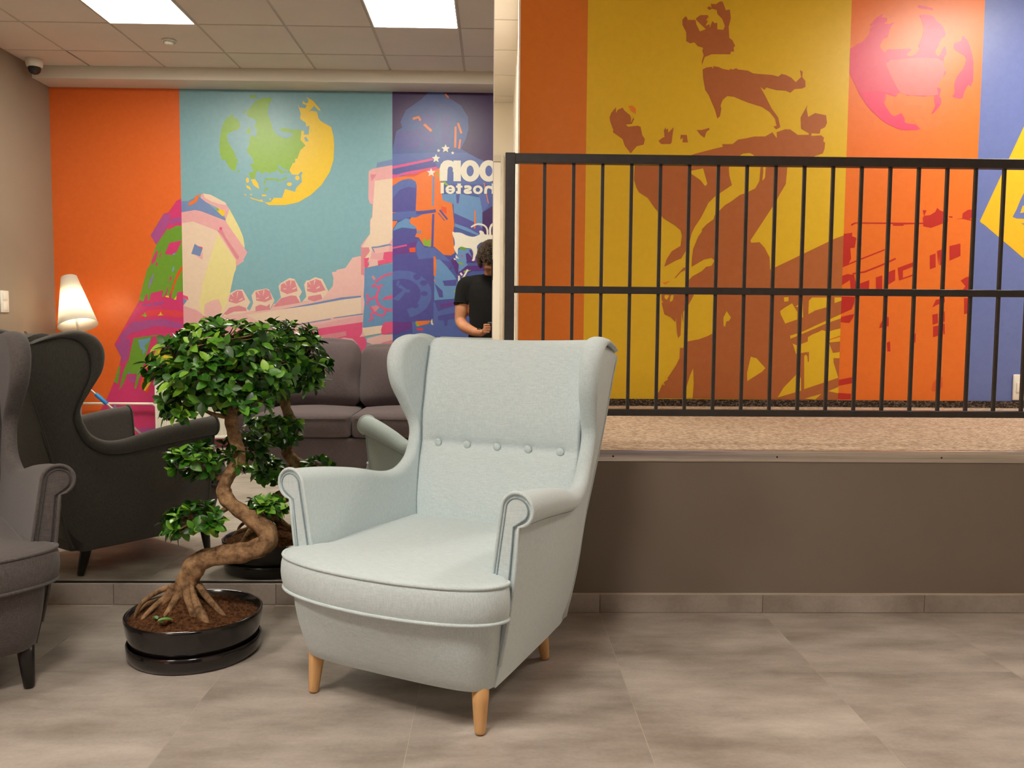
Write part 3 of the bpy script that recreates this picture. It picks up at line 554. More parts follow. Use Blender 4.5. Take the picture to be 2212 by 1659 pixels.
('R','yellow','yellow',3,'1008 1246 1019 1248 1022 1242 1019 1222 1014 1214 1003 1208 1001 1214 1004 1238'),
('R','yellow','yellow',3,'1313 1122 1330 1158 1356 1122 1347 1104 1329 1098 1324 1068 1314 1074'),
('R','yellow','yellow',3,'1477 897 1511 888 1564 831 1544 810 1460 755 1458 803'),
('R','yellow','yellow',3,'1124 777 1144 828 1149 740 1145 654 1084 654 1107 716'),
('R','yellow','yellow',3,'1640 1161 1663 1179 1708 1206 1740 1156 1741 1114 1672 1089 1643 1143'),
('R','yellow','yellow',3,'1659 1239 1686 1242 1687 1218 1662 1215'),
('R','yellow','yellow',3,'1727 1186 1754 1204 1768 1222 1775 1126 1759 1126 1751 1186'),
('R','yellow','yellow',3,'1805 1222 1823 1240 1926 1241 1928 1190 1843 1166 1804 1144'),
('R','yellow','yellow',3,'1953 1242 1996 1242 1996 1224 1954 1209'),
('R','yellow','yellow',3,'1702 1020 1768 1041 1846 1078 2003 1146 2004 1122 1901 1088 1799 1042 1705 1002'),
('R','yellow','yellow',3,'1718 975 1746 963 1806 987 1806 1012 1830 1027 1866 1042 1887 1054 1920 1043 1957 1055 2002 1064 2008 940 2009 779 1794 711 1788 902 1808 927 1739 914 1732 938'),
('R','yellow','yellow',3,'1640 661 1674 719 1757 808 1774 769 1776 702'),
('R','yellow','yellow',3,'1799 656 1896 684 1860 651'),
('R','yellow','yellow',3,'1935 700 2010 725 2011 688'),
('R','yellow','brown',4,'1929 982 1971 989 1976 928 1955 922'),
('R','yellow','brown',4,'1959 892 1978 892 1979 855 1967 770 1960 867'),
('R','yellow','brown',4,'1791 915 1815 927 1816 869 1810 869 1806 903'),
('R','yellow','redorange',4,'1916 995 2004 1022 2004 1016 1916 991'),
('R','orange','coral',1,'2175 2834 2167 2820 2171 2815 2191 2814 2198 2809 2198 2797 2195 2791 2183 2785 2186 2782 2207 2780 2219 2782 2236 2790 2238 2789 2227 2775 2221 2762 2213 2737 2210 2724 2207 2710 2201 2703 2184 2698 2175 2687 2164 2662 2167 2647 2185 2628 2194 2626 2202 2637 2215 2641 2246 2641 2276 2643 2333 2646 2345 2641 2323 2621 2318 2612 2327 2604 2338 2604 2361 2612 2373 2622 2386 2641 2389 2650 2383 2655 2384 2665 2395 2690 2401 2710 2410 2743 2409 2765 2397 2798 2390 2813 2381 2826 2385 2831 2405 2836 2421 2835 2450 2830 2464 2823 2476 2807 2488 2796 2511 2780 2523 2763 2535 2730 2532 2716 2514 2704 2506 2692 2498 2667 2493 2655 2485 2644 2482 2635 2483 2621 2487 2614 2499 2606 2507 2613 2520 2644 2526 2656 2532 2662 2536 2656 2545 2631 2543 2617 2531 2600 2529 2582 2533 2546 2537 2530 2545 2519 2544 2511 2535 2497 2526 2487 2510 2470 2502 2458 2497 2442 2501 2434 2519 2429 2522 2419 2515 2394 2515 2382 2524 2374 2527 2364 2525 2341 2515 2324 2487 2292 2477 2284 2474 2289 2478 2299 2491 2321 2493 2335 2487 2355 2485 2366 2487 2380 2480 2387 2457 2392 2447 2391 2438 2382 2419 2381 2370 2386 2347 2387 2327 2384 2327 2391 2349 2416 2348 2420 2323 2406 2307 2401 2284 2401 2274 2396 2269 2382 2255 2381 2217 2391 2206 2390 2209 2376 2208 2365 2200 2346 2208 2324 2242 2280 2262 2270 2290 2284 2304 2283 2316 2263 2321 2252 2321 2238 2334 2232 2372 2226 2391 2219 2412 2201 2396 2194 2327 2192 2284 2199 2226 2224 2186 2248 2127 2298 2094 2334 2054 2392 2034 2434 2014 2504 2009 2548 2012 2612 2016 2640 2024 2659 2034 2669 2057 2677 2072 2689 2094 2717 2102 2733 2104 2753 2111 2763 2130 2774 2129 2775 2103 2766 2102 2773 2124 2801 2140 2816 2168 2833'),
('R','orange','coral',1,'2639 2719 2660 2700 2673 2674 2693 2616 2701 2574 2704 2504 2703 2472 2695 2447 2690 2441 2681 2450 2673 2444 2660 2419 2654 2402 2649 2377 2635 2371 2597 2379 2588 2386 2599 2400 2601 2414 2597 2442 2599 2462 2609 2492 2620 2511 2642 2537 2652 2557 2659 2593 2645 2614 2598 2638 2583 2653 2585 2676 2594 2685 2620 2691 2629 2699 2631 2719'),
('R','orange','salmon',2,'2226 2580 2326 2592 2392 2596 2490 2595 2527 2579 2540 2531 2535 2500 2506 2452 2499 2426 2509 2395 2474 2386 2358 2387 2312 2391 2289 2402 2269 2426 2235 2486 2218 2521 2199 2562'),
('R','orange','pinkred',2,'2268 2377 2204 2395 2191 2362 2197 2339 2253 2265 2300 2289 2320 2257 2321 2233 2384 2225 2400 2201 2304 2193 2206 2234 2112 2315 2056 2398 2161 2408 2228 2400'),
('R','orange','pinkred',2,'2500 2343 2522 2339 2478 2284 2475 2291'),
('R','orange','coral',1,'2371 2887 2453 2872 2458 2859 2372 2871'),
('R','orange','orange4',1,'2375 2251 2392 2259 2407 2260 2436 2252 2454 2251 2476 2257 2491 2258 2511 2255 2520 2251 2526 2240 2540 2242 2574 2259 2572 2256 2533 2230 2505 2216 2462 2200 2441 2195 2421 2197 2405 2207 2378 2238'),
('R','orange','orange4',1,'2318 2328 2337 2329 2375 2332 2406 2332 2426 2331 2425 2328 2407 2302 2409 2277 2432 2268 2442 2264 2448 2280 2438 2283 2422 2288 2423 2295 2441 2321 2434 2346 2406 2349 2374 2349 2336 2346 2316 2344'),
('R','orange','orange4',1,'2541 2468 2554 2475 2577 2488 2581 2482 2581 2448 2580 2442 2570 2454 2562 2461 2552 2451 2560 2444 2579 2428 2595 2445 2595 2485 2575 2502 2546 2487 2534 2480'),
('R','orange','orange4',1,'2546 2345 2543 2330 2537 2300 2529 2285 2520 2282 2514 2280 2520 2267 2526 2269 2540 2276 2551 2296 2557 2327 2560 2342'),
('R','orange','red2',1,'2035 1661 2057 1671 2451 1673 2448 1700 2455 1712 2490 1717 2519 1735 2530 1759 2543 1745 2589 1728 2596 1682 2498 1644 2452 1653 2452 1666 2342 1662 2335 1654 2277 1654 2277 1664 2062 1664 2035 1650'),
('R','orange','red2',1,'2446 1744 2468 1744 2455 1710'),
('R','orange','red2',1,'2595 1711 2620 1711 2620 1702 2605 1704'),
('R','orange','red2',1,'2638 1694 2676 1700 2679 1729 2708 1749 2748 1752 2750 1725 2724 1727 2721 1695 2739 1683 2681 1697'),
('R','orange','red2',1,'1998 1605 2044 1612 2042 1593 2069 1583 2060 1527 2035 1524 2042 1465 2030 1438 2004 1418'),
('R','orange','red2',1,'2005 1414 2091 1455 2237 1514 2233 1521 2088 1462 2002 1422'),
('R','orange','red2',1,'2054 1373 2124 1385 2223 1425 2303 1463 2298 1472 2219 1434 2121 1394 2052 1382'),
('R','orange','red2',1,'2003 1366 2023 1376 2063 1372 2080 1298 2079 1283 2046 1283 2039 1342 2007 1312'),
('R','orange','red2',1,'2090 1320 2152 1343 2152 1284 2091 1283'),
('R','orange','red2',1,'2189 1358 2226 1371 2229 1284 2194 1284'),
('R','orange','red2',1,'2241 1381 2300 1406 2302 1342 2246 1307'),
('R','orange','red2',1,'2314 1414 2420 1454 2419 1429 2345 1399 2347 1357 2421 1385 2423 1375 2325 1342'),
('R','orange','red2',1,'2498 1487 2531 1499 2535 1420 2502 1408'),
('R','orange','red2',1,'2538 1512 2579 1527 2582 1441 2558 1430 2552 1487 2550 1428'),
('R','orange','red2',1,'2610 1542 2673 1557 2676 1486 2614 1458'),
('R','orange','red2',1,'2684 1345 2716 1365 2756 1371 2760 1274 2690 1278 2713 1313'),
('R','orange','red2',1,'2005 1249 2072 1247 2069 1210 2055 1175 2006 1147'),
('R','orange','red2',1,'2006 1130 2071 1148 2067 1128 2045 1096 2007 1100'),
('R','orange','red2',1,'2248 1132 2273 1132 2275 1080 2220 1067 2226 1092'),
('R','orange','red2',1,'2525 1189 2545 1234 2596 1242 2597 1219 2552 1204'),
('R','orange','red2',1,'2527 1147 2559 1154 2562 1100 2532 1089'),
('R','orange','red2',1,'2535 1079 2566 1085 2569 1027 2537 1017'),
('R','orange','red2',1,'2581 1165 2599 1167 2602 1105 2584 1110'),
('R','orange','red2',1,'2586 1095 2602 1097 2605 1035 2597 1035'),
('R','orange','red2',1,'2709 1245 2756 1245 2746 1161 2713 1152'),
('R','orange','red2',1,'2012 766 2089 786 2097 771 2090 751 2013 731'),
('R','orange','red2',1,'2013 690 2070 686 2068 653 2014 653'),
('R','orange','red2',1,'2268 983 2286 993 2291 933 2273 933'),
('R','orange','red2',1,'2426 1029 2435 1044 2435 984 2429 984'),
('R','orange','orange5',1,'2539 710 2548 751 2561 771 2592 791 2603 781 2605 731 2592 711 2550 700'),
('R','blue','yellow2',1,'3010 2224 3085 2394 3405 1856 3049 1473 2805 1666 2788 1676 2780 1685'),
('R','blue','bluep',2,'2969 1711 2991 1756 3008 1804 3030 1852 3059 1866 3072 1700 2994 1702'),
('R','blue','yellow2',3,'3024 1776 3069 1767 3070 1743 3012 1733'),
('R','blue','bluep',2,'3020 1676 3074 1671 3075 1648'),
]

# ------------------------------------------------------------------ surface materials
def floor_mat():
    m, nt, b = mat('stone_tile', (170, 160, 150), 0.42, spec=0.4)
    tc = nt.new('ShaderNodeTexCoord'); oi = nt.new('ShaderNodeObjectInfo')
    geo = nt.new('ShaderNodeNewGeometry')
    off = nt.new('ShaderNodeVectorMath', operation='SCALE'); off.inputs['Scale'].default_value = 13.0
    cx = nt.new('ShaderNodeCombineXYZ'); nt.link(oi.outputs['Random'], cx.inputs[0]); nt.link(oi.outputs['Random'], cx.inputs[1]); nt.link(cx.outputs[0], off.inputs[0])
    ad = nt.new('ShaderNodeVectorMath', operation='ADD'); nt.link(geo.outputs['Position'], ad.inputs[0]); nt.link(off.outputs[0], ad.inputs[1])
    mp = nt.new('ShaderNodeMapping'); mp.inputs['Scale'].default_value = (1.0, 2.6, 1.0); nt.link(ad.outputs[0], mp.inputs[0])
    n1 = nt.new('ShaderNodeTexNoise'); n1.inputs['Scale'].default_value = 2.6; n1.inputs['Detail'].default_value = 7; n1.inputs['Roughness'].default_value = 0.62
    nt.link(mp.outputs[0], n1.inputs['Vector'])
    n2 = nt.new('ShaderNodeTexNoise'); n2.inputs['Scale'].default_value = 90; n2.inputs['Detail'].default_value = 3; nt.link(ad.outputs[0], n2.inputs['Vector'])
    rp = nt.new('ShaderNodeValToRGB'); e = rp.color_ramp.elements
    e[0].position = 0.28; e[0].color = (*lin((138, 127, 116)), 1); e[1].position = 0.70; e[1].color = (*lin((196, 186, 176)), 1)
    nt.link(n1.outputs['Fac'], rp.inputs[0])
    mx = nt.new('ShaderNodeMixRGB', blend_type='MULTIPLY'); mx.inputs[0].default_value = 0.35
    r2 = nt.new('ShaderNodeValToRGB'); r2.color_ramp.elements[0].position = 0.3; r2.color_ramp.elements[0].color = (.78, .78, .78, 1); r2.color_ramp.elements[1].position = 0.6
    nt.link(n2.outputs['Fac'], r2.inputs[0]); nt.link(rp.outputs[0], mx.inputs[1]); nt.link(r2.outputs[0], mx.inputs[2])
    nt.link(mx.outputs[0], b.inputs['Base Color'])
    rr = nt.new('ShaderNodeMapRange'); rr.inputs['To Min'].default_value = 0.36; rr.inputs['To Max'].default_value = 0.55; nt.link(n1.outputs['Fac'], rr.inputs[0]); nt.link(rr.outputs[0], b.inputs['Roughness'])
    add_bump(nt, b, n2.outputs['Fac'], 0.06, 0.001)
    return m
M_TILE = floor_mat()
M_GROUT = simple('grout', (196, 184, 168), 0.9, var=5, nscale=60)
M_CEIL = paint('ceiling_board', (226, 217, 206), 0.85)
M_TBAR = paint('ceiling_grid', (196, 186, 174), 0.6)
M_VOID = simple('ceiling_void', (20, 18, 16), 0.95)
M_TAUPE = paint('taupe_paint', (150, 136, 121), 0.55)
M_RISER = paint('grey_brown_paint', (128, 116, 104), 0.6)
M_CREAM = paint('cream_paint', (236, 228, 212), 0.6)
M_WHITE = paint('white_paint', (240, 236, 228), 0.45)
M_BLACKMETAL = simple('charcoal_metal', (56, 52, 50), 0.42, metal=0.2, var=3, nscale=40)

def carpet_mat(name, c1, c2, c3, sc=95):
    m, nt, b = mat(name, c1, 0.95, spec=0.1)
    geo = nt.new('ShaderNodeNewGeometry')
    mp = nt.new('ShaderNodeMapping'); mp.inputs['Scale'].default_value = (0.75, 1, 1); mp.inputs['Rotation'].default_value = (0, 0, 0.5)
    vo = nt.new('ShaderNodeTexVoronoi'); vo.inputs['Scale'].default_value = sc; vo.inputs['Randomness'].default_value = 0.75
    nt.link(geo.outputs['Position'], mp.inputs[0]); nt.link(mp.outputs[0], vo.inputs['Vector'])
    sp = nt.new('ShaderNodeSeparateColor'); nt.link(vo.outputs['Color'], sp.inputs[0])
    rp = nt.new('ShaderNodeValToRGB'); e = rp.color_ramp.elements; e[0].position = 0.0; e[0].color = (*lin(c1), 1); e[1].position = 1.0; e[1].color = (*lin(c3), 1)
    mid = e.new(0.5); mid.color = (*lin(c2), 1)
    nt.link(sp.outputs[0], rp.inputs[0]); nt.link(rp.outputs[0], b.inputs['Base Color'])
    iv = nt.new('ShaderNodeMath', operation='SUBTRACT'); iv.inputs[0].default_value = 1.0; nt.link(vo.outputs['Distance'], iv.inputs[1])
    add_bump(nt, b, iv.outputs[0], 0.9, 0.006)
    return m
M_CARPET = carpet_mat('loop_carpet', (150, 128, 108), (182, 160, 138), (206, 186, 164))
M_CARPETB = carpet_mat('dark_carpet_skirting', (44, 38, 34), (70, 60, 54), (122, 108, 96), 150)

def steel(name, rgb=(214, 208, 202), rough=0.34):
    m, nt, b = mat(name, rgb, rough, metal=1.0)
    add_noise_color(nt, b, tuple(c - 22 for c in rgb), tuple(c + 14 for c in rgb), scale=(3, 400, 400), nscale=1.0, detail=3)
    b.inputs['Anisotropic'].default_value = 0.6
    return m
M_STEEL = steel('brushed_steel')

def emit(name, rgb, strength):
    m = bpy.data.materials.new(name); m.use_nodes = True
    nt = m.node_tree; nt.nodes.clear()
    e = nt.nodes.new('ShaderNodeEmission'); e.inputs[0].default_value = (*rgb, 1); e.inputs[1].default_value = strength
    o = nt.nodes.new('ShaderNodeOutputMaterial'); nt.links.new(e.outputs[0], o.inputs[0])
    return m
M_PANEL = emit('light_diffuser', PANEL_COL, LIGHT)
M_PANEL2 = emit('light_diffuser_platform', PANEL_COL, PLAT_LIGHT)
M_PANEL3 = emit('light_diffuser_corridor', (1.0, 0.93, 0.80), CORR_LIGHT)

# ------------------------------------------------------------------ structure: floor
floor = box('floor', (XL - .02, YW - .02, -0.05), (XR, 3.14, -0.0005), M_GROUT, kind='structure')
colx = [1.005 + 0.61 * k for k in range(-9, 7)]
for ci in range(len(colx) - 1):
    x0, x1 = max(colx[ci], XL), min(colx[ci + 1], XR)
    if x1 - x0 < .02: continue
    ys = [2.495 - 1.2 * k - (0 if ci % 2 else 0.6) for k in range(-1, 4)]
    for y1, y0 in zip(ys[:-1], ys[1:]):
        a, c = max(y0, YW), min(y1, 3.12)
        if c - a < .02: continue
        g = 0.0009
        obj('tile', boxv((x0 + g, a + g, -0.012), (x1 - g, c - g, 0.0)), BOXF, M_TILE, floor)

# platform and corridor floor
_b = MB(); _b.box((-0.012, YP + .004, 0.0), (XR, YC, ZP)); _b.box((-1.6, DM + .15, 0.0), (-0.012, YC, ZP - .0005)); fp = _b.obj('floor_platform', M_CARPET, kind='structure')
riser = box('wall_riser', (-0.30, YP, 0.0), (XR, YP + .05, ZP - .041), M_RISER, kind='structure')
tr = box('trim_1', (-0.012, YP - .004, ZP - .041), (XR, YP + .012, ZP + .002), M_STEEL, kind='structure', bevel=0.0015)
tag(tr, 'brushed steel nosing strip along the platform edge', 'trim')
for x in (0.437, 1.045, 1.66, 2.27):
    v, f = lathe([(.0035, 0), (.0035, .0006), (.002, .0012)], 10)
    o = obj('screw', [(p[0] + x, YP - .004 - p[2], ZP - .022 + p[1]) for p in v], f, simple('screw_dark', (60, 56, 54), .4, 1.0), tr)
# tile baseboards, piece by piece
bbr = box('baseboard_right', (-0.30, YP - .006, 0.0), (XR, YP - .001, 0.066), M_GROUT, kind='structure')
for a, c in zip(colx[:-1], colx[1:]):
    a = max(a, -0.30); c = min(c, XR)
    if c - a > .05:
        box('tile', (a + .001, YP - .012, .001), (c - .001, YP - .005, .068), M_TILE, bbr, bevel=0.0008, seg=1)
box('trim_5', (-0.30, YP - .010, .068), (XR, YP - .001, .0725), simple('pale_caulk', (190, 178, 160), .6), kind='structure')
bbl = box('baseboard_left', (XL, DM - .016, 0.0), (-0.30, DM - .001, 0.076), M_GROUT, kind='structure')
for a, c in zip(colx[:-1], colx[1:]):
    a = max(a, XL); c = min(c, -0.30)
    if c - a > .05:
        box('tile', (a + .001, DM - .024, .001), (c - .001, DM - .015, .080), M_TILE, bbl, bevel=0.0008, seg=1)

# ------------------------------------------------------------------ structure: walls
wl = box('wall_left', (XL - .1, YW - .1, 0), (XL, DM + .15, HC + .15), M_TAUPE, kind='structure')
wr = box('wall_right', (XR, YW - .1, 0), (XR + .1, YC + .1, HC + .15), M_CREAM, kind='structure')
wrear = box('wall_rear', (XL - .1, YW - .1, 0), (XR + .1, YW, HC + .15), M_CREAM, kind='structure')
wpart = box('wall_partition', (XL - .1, DM + .008, 0), (-0.014, DM + .15, HC + .15), M_CREAM, kind='structure')
wmur = box('wall_platform', (0.128, YM, ZP), (XR, YM + .12, HC + .15), M_WHITE, kind='structure')
wce = box('wall_corridor_end', (-1.7, YC, ZP), (XR, YC + .1, HC + .15), M_CREAM, kind='structure')
wcl = box('wall_corridor_left', (-1.7, DM + .15, ZP), (-1.6, YC, HC + .15), M_CREAM, kind='structure')
wcr = box('wall_corridor_right', (0.150, YM + .12, ZP), (0.27, YC, HC + .15), M_WHITE, kind='structure')
# corner bead and door casing on the corridor side
box('trim_2', (0.120, YM - .004, ZP), (0.130, YM + .125, HC + .1), M_WHITE, kind='structure', bevel=.002)
dc = box('trim_3', (0.128, YM + .62, ZP), (0.150, YM + .70, ZP + 2.1), simple('grey_trim', (190, 184, 174), .5), kind='structure')
# soffit above the rear wall
box('trim_4', (XL, YW, HC - .0975), (XR, YW + .262, HC + .02), M_CEIL, kind='structure', bevel=.004)
skirt = box('baseboard_platform', (0.120, YM - .012, ZP), (XR, YM, ZP + .040), M_CARPETB, kind='structure')
# door at the end of the corridor
dr = box('door_1', (-0.93, YC - .03, ZP + .005), (0.040, YC - .005, 2.58), M_WHITE, kind='structure')
box('door_frame', (0.040, YC - .05, ZP), (0.070, YC - .001, 2.64), simple('door_frame_cream', (214, 206, 194), .5), dr, bevel=.002)
box('door_frame', (-1.0, YC - .05, 2.585), (0.040, YC - .001, 2.64), simple('door_frame_cream', (214, 206, 194), .5), dr, bevel=.002)
box('door_handle', (0.085, YC - .035, 1.84), (0.115, YC - .002, 1.90), M_STEEL, dr, bevel=.004)

# ------------------------------------------------------------------ murals
PAL = dict(orange=(246, 108, 30), teal=(130, 178, 194), purple=(66, 30, 102), magenta=(224, 52, 122), plum=(178, 76, 156), green=(112, 166, 44),
 redorange=(248, 82, 22), mauve=(150, 130, 190), skyblue=(112, 160, 200), gold=(250, 206, 40), red=(240, 62, 80), leaf=(140, 186, 56), lime=(176, 190, 50),
 steel=(118, 142, 196), orange2=(250, 122, 40), pink=(238, 172, 178), cream=(240, 212, 190), lemon=(240, 224, 156), rose=(226, 138, 152), hotpink=(238, 84, 134),
 blush=(240, 188, 184), navy=(72, 92, 168), indigo=(84, 80, 168), blue=(88, 108, 186), hotpink2=(232, 78, 146), sky2=(104, 150, 208), plum2=(112, 56, 150),
 steelblue=(106, 150, 200), white=(246, 238, 224), plum3=(94, 46, 140),
 yellow=(240, 196, 22), brown=(190, 104, 46), orange3=(250, 140, 26), coral=(238, 66, 104), salmon=(248, 108, 104), pinkred=(246, 52, 104), orange4=(250, 122, 40),
 red2=(206, 36, 26), orange5=(238, 92, 24), yellow2=(252, 200, 20), bluep=(104, 124, 194), orangeR=(250, 120, 24), orangeR0=(232, 124, 22))
def print_mat(key):
    n = 'print_' + key
    if n in MATS: return MATS[n]
    rgb = PAL[key]; g = sum(rgb) / 3; rgb = tuple(int(.95 * (g + (c - g) * .93)) for c in rgb)
    m, nt, b = mat(n, rgb, 0.38, spec=0.6)
    add_noise_color(nt, b, tuple(max(0, c - 2) for c in rgb), tuple(min(255, c + 2) for c in rgb), nscale=30)
    tc = nt.new('ShaderNodeTexCoord'); nz = nt.new('ShaderNodeTexNoise'); nz.inputs['Scale'].default_value = 160; nz.inputs['Detail'].default_value = 3
    nt.link(tc.outputs['Object'], nz.inputs['Vector']); add_bump(nt, b, nz.outputs['Fac'], 0.035, 0.001)
    MATS[n] = m
    return m
panels = {}
def mural_panel(wall, key, base, x0, x1, z0, z1):
    if wall == 'L':
        v = boxv((x0, YW, z0), (x1, YW + .002, z1)); p = wrear
    else:
        v = boxv((x0, YM - .002, z0), (x1, YM, z1)); p = wmur
    panels[(wall, key)] = obj('mural_panel', v, BOXF, print_mat(base), p)
mural_panel('L', 'orange', 'orange', XL, -2.672, 0, HC - .0975)
mural_panel('L', 'teal', 'teal', -2.672, -0.884, 0, HC - .0975)
mural_panel('L', 'purple', 'purple', -0.884, 1.10, 0, HC - .0975)
mural_panel('R', 'edge', 'orangeR0', 0.128, 0.507, ZP + .04, HC)
mural_panel('R', 'yellow', 'yellow', 0.507, 1.994, ZP + .04, HC)
mural_panel('R', 'orange', 'orangeR', 1.994, 2.752, ZP + .04, HC)
mural_panel('R', 'blue', 'bluep', 2.752, XR, ZP + .04, HC)
LIM = {('L', 'orange'): (XL, -2.672), ('L', 'teal'): (-2.672, -.884), ('L', 'purple'): (-.884, 1.10), ('R', 'yellow'): (.507, 1.994), ('R', 'orange'): (1.994, 2.752), ('R', 'blue'): (2.752, XR)}
grp = {}
for w, p, c, l, s in MURAL:
    a = [int(t) / 1000 for t in s.split()]
    pts = list(zip(a[::2], a[1::2]))
    x0, x1 = LIM[(w, p)]; zlo, zhi = (0.0, HC - .0975) if w == 'L' else (ZP + .04, HC)
    pts = [(x0 if x < x0 + .028 else (x1 if x > x1 - .028 else x), min(max(z, zlo), zhi)) for x, z in pts]
    q = [pts[0]]
    for t in pts[1:]:
        if abs(t[0] - q[-1][0]) + abs(t[1] - q[-1][1]) > 0.0015: q.append(t)
    if len(q) > 2: grp.setdefault((w, p, c), []).append((l, q))
from mathutils.geometry import tessellate_polygon
serial = 0
for (w, p, c), polys in grp.items():
    V = []; Fc = []
    for l, q in polys:
        serial += 1; dd = .002 + .0004 * l + .0000009 * serial
        y = YW + dd if w == 'L' else YM - dd
        n = len(V); V += [(x, y, z) for x, z in q]
        for t in tessellate_polygon([[Vector((x, z, 0)) for x, z in q]]):
            a, b2, d = [Vector(q[i]) for i in t]
            cr = (b2 - a).cross(d - a) if hasattr((b2 - a), 'cross') else 0
            t = tuple(t)
            up = cr if isinstance(cr, float) else cr
            if (up > 0) == (w == 'L'): t = t[::-1]
            Fc.append(tuple(n + i for i in t))
    obj('mural_shape', V, Fc, print_mat(c), panels[(w, p)])

# ------------------------------------------------------------------ ceilings
def tile_mesh(name, sx, sy, th=.018):
    me = bpy.data.meshes.new(name)
    me.from_pydata(boxv((-sx / 2, -sy / 2, 0), (sx / 2, sy / 2, th)), [], BOXF); me.materials.append(M_CEIL); me.update(); return me
GX = [-0.262 - 0.605 * k for k in range(-8, 7)][::-1]
GX = [x for x in GX if XL < x < XR]
GX = [XL] + GX + [XR]
GY = [0.304 + 0.605 * k for k in range(-1, 5)]
ROOMY = [YW + .262] + [y for y in GY if y > YW + .27] + [DM]
LIGHT_CELLS = []
def ceiling(name, xs, ys, skipcells, gap_seg=None):
    b = MB(); w = .012
    for x in xs[1:-1]:
        for y0, y1 in zip(ys[:-1], ys[1:]):
            if gap_seg and abs(x - gap_seg[0]) < .05 and abs(y0 - gap_seg[1]) < .05: continue
            b.box((x - w, y0, HC + .005), (x + w, y1, HC + .022))
    for y in ys[1:-1]: b.box((xs[0], y - w, HC + .0052), (xs[-1], y + w, HC + .0218))
    for x in (xs[0], xs[-1]): b.box((x - .01, ys[0], HC + .002), (x + .014, ys[-1], HC + .022))
    for y in (ys[0], ys[-1]): b.box((xs[0], y - .01, HC + .002), (xs[-1], y + .014, HC + .022))
    root = b.obj(name, M_TBAR, kind='structure')
    box('ceiling_void', (xs[0] - .1, ys[0] - .1, HC + .14), (xs[-1] + .1, ys[-1] + .1, HC + .16), M_VOID, root)
    cache = {}
    for x0, x1 in zip(xs[:-1], xs[1:]):
        for y0, y1 in zip(ys[:-1], ys[1:]):
            cx, cy = (x0 + x1) / 2, (y0 + y1) / 2
            if any(abs(cx - a) < .12 and abs(cy - c) < .12 for a, c in skipcells): continue
            k = (round(x1 - x0 - .019, 3), round(y1 - y0 - .019, 3))
            if k[0] < .02 or k[1] < .02: continue
            if k not in cache: cache[k] = tile_mesh('ceiling_tile', *k)
            link_mesh('ceiling_tile', cache[k], root, (cx, cy, HC + .001))
    return root
LA = ((-2.682 + -2.077) / 2, 0.304 + .3025); LB = (-0.867 + .3025, 0.304 + .3025)
ceiling('ceiling', GX, ROOMY, [LA, LB], (-3.287, -0.684))
PX = [-1.6 + 0.62 * k for k in range(0, 10)]; PX = [x for x in PX if x < XR - .05] + [XR]
PY = [DM + .15] + [5.797 + .6255 * k for k in range(-4, 4) if 5.797 + .6255 * k > DM + .2] + [YC]
def nearest_cell(xs, ys, x, y):
    i = min(range(len(xs) - 1), key=lambda k: abs((xs[k] + xs[k + 1]) / 2 - x)); j = min(range(len(ys) - 1), key=lambda k: abs((ys[k] + ys[k + 1]) / 2 - y))
    return ((xs[i] + xs[i + 1]) / 2, (ys[j] + ys[j + 1]) / 2)
LC = nearest_cell(PX, PY, 2.9, 3.65); LD = nearest_cell(PX, PY, -0.7, 5.5)
ceiling('ceiling_platform', PX, PY, [LC, LD])
box('wall_header', (-0.014, DM + .008, HC), (XR, DM + .15, HC + .15), M_CEIL, kind='structure')

def ceiling_light(c, m, label, s=.59):
    t = thing('ceiling_light', label, 'light', (c[0], c[1], HC), group='recessed square light panels')
    h = s / 2
    obj('diffuser', boxv((-h + .008, -h + .008, -.002), (h - .008, h - .008, .012)), BOXF, m, t)
    b = MB()
    for lo, hi in (((-h, -h, -.006), (h, -h + .008, .02)), ((-h, h - .008, -.006), (h, h, .02)), ((-h, -h + .008, -.006), (-h + .008, h - .008, .02)), ((h - .008, -h + .008, -.006), (h, h - .008, .02))): b.box(lo, hi)
    b.obj('frame', M_WHITE, t)
ceiling_light(LA, M_PANEL, 'square white ceiling light panel on the left, reflected above the orange stripe and teal globe')
ceiling_light(LB, M_PANEL, 'square white ceiling light panel reflected above the purple stripe beside the mirror edge')
ceiling_light(LC, M_PANEL2, 'square ceiling light panel above the raised platform, glinting on the pink globe')
ceiling_light(LD, M_PANEL3, 'square ceiling light panel in the corridor behind the mirror')

# ------------------------------------------------------------------ mirror
def mirror_mat():
    m, nt, b = mat('mirror_silver', (236, 240, 234), 0.0, metal=1.0)
    tc = nt.new('ShaderNodeTexCoord'); nz = nt.new('ShaderNodeTexNoise'); nz.inputs['Scale'].default_value = 2.0
    rr = nt.new('ShaderNodeMapRange'); rr.inputs['To Min'].default_value = 0.0; rr.inputs['To Max'].default_value = 0.004
    nt.link(tc.outputs['Object'], nz.inputs['Vector']); nt.link(nz.outputs['Fac'], rr.inputs[0]); nt.link(rr.outputs[0], b.inputs['Roughness'])
    return m
mir = thing('wall_mirror', 'huge frameless wall mirror filling the left half above the tile baseboard', 'mirror', (-1.88, DM, 0.08))
hx = (-0.012 - XL) / 2; cx = (-0.012 + XL) / 2
obj('glass', boxv((-hx, 0, 0.003), (hx, .006, HC - .082)), BOXF, mirror_mat(), mir).location.x = cx + 1.88
obj('bottom_channel', boxv((-hx, -.003, -.003), (hx, .007, .004)), BOXF, simple('dark_channel', (52, 48, 46), .4, .5), mir).location.x = cx + 1.88
b = MB(); b.box((-.002, -.004, 1.152), (.003, .007, 1.228)); b.obj('clip', simple('black_plastic', (18, 17, 17), .4), mir).location.x = -0.014 + 1.88
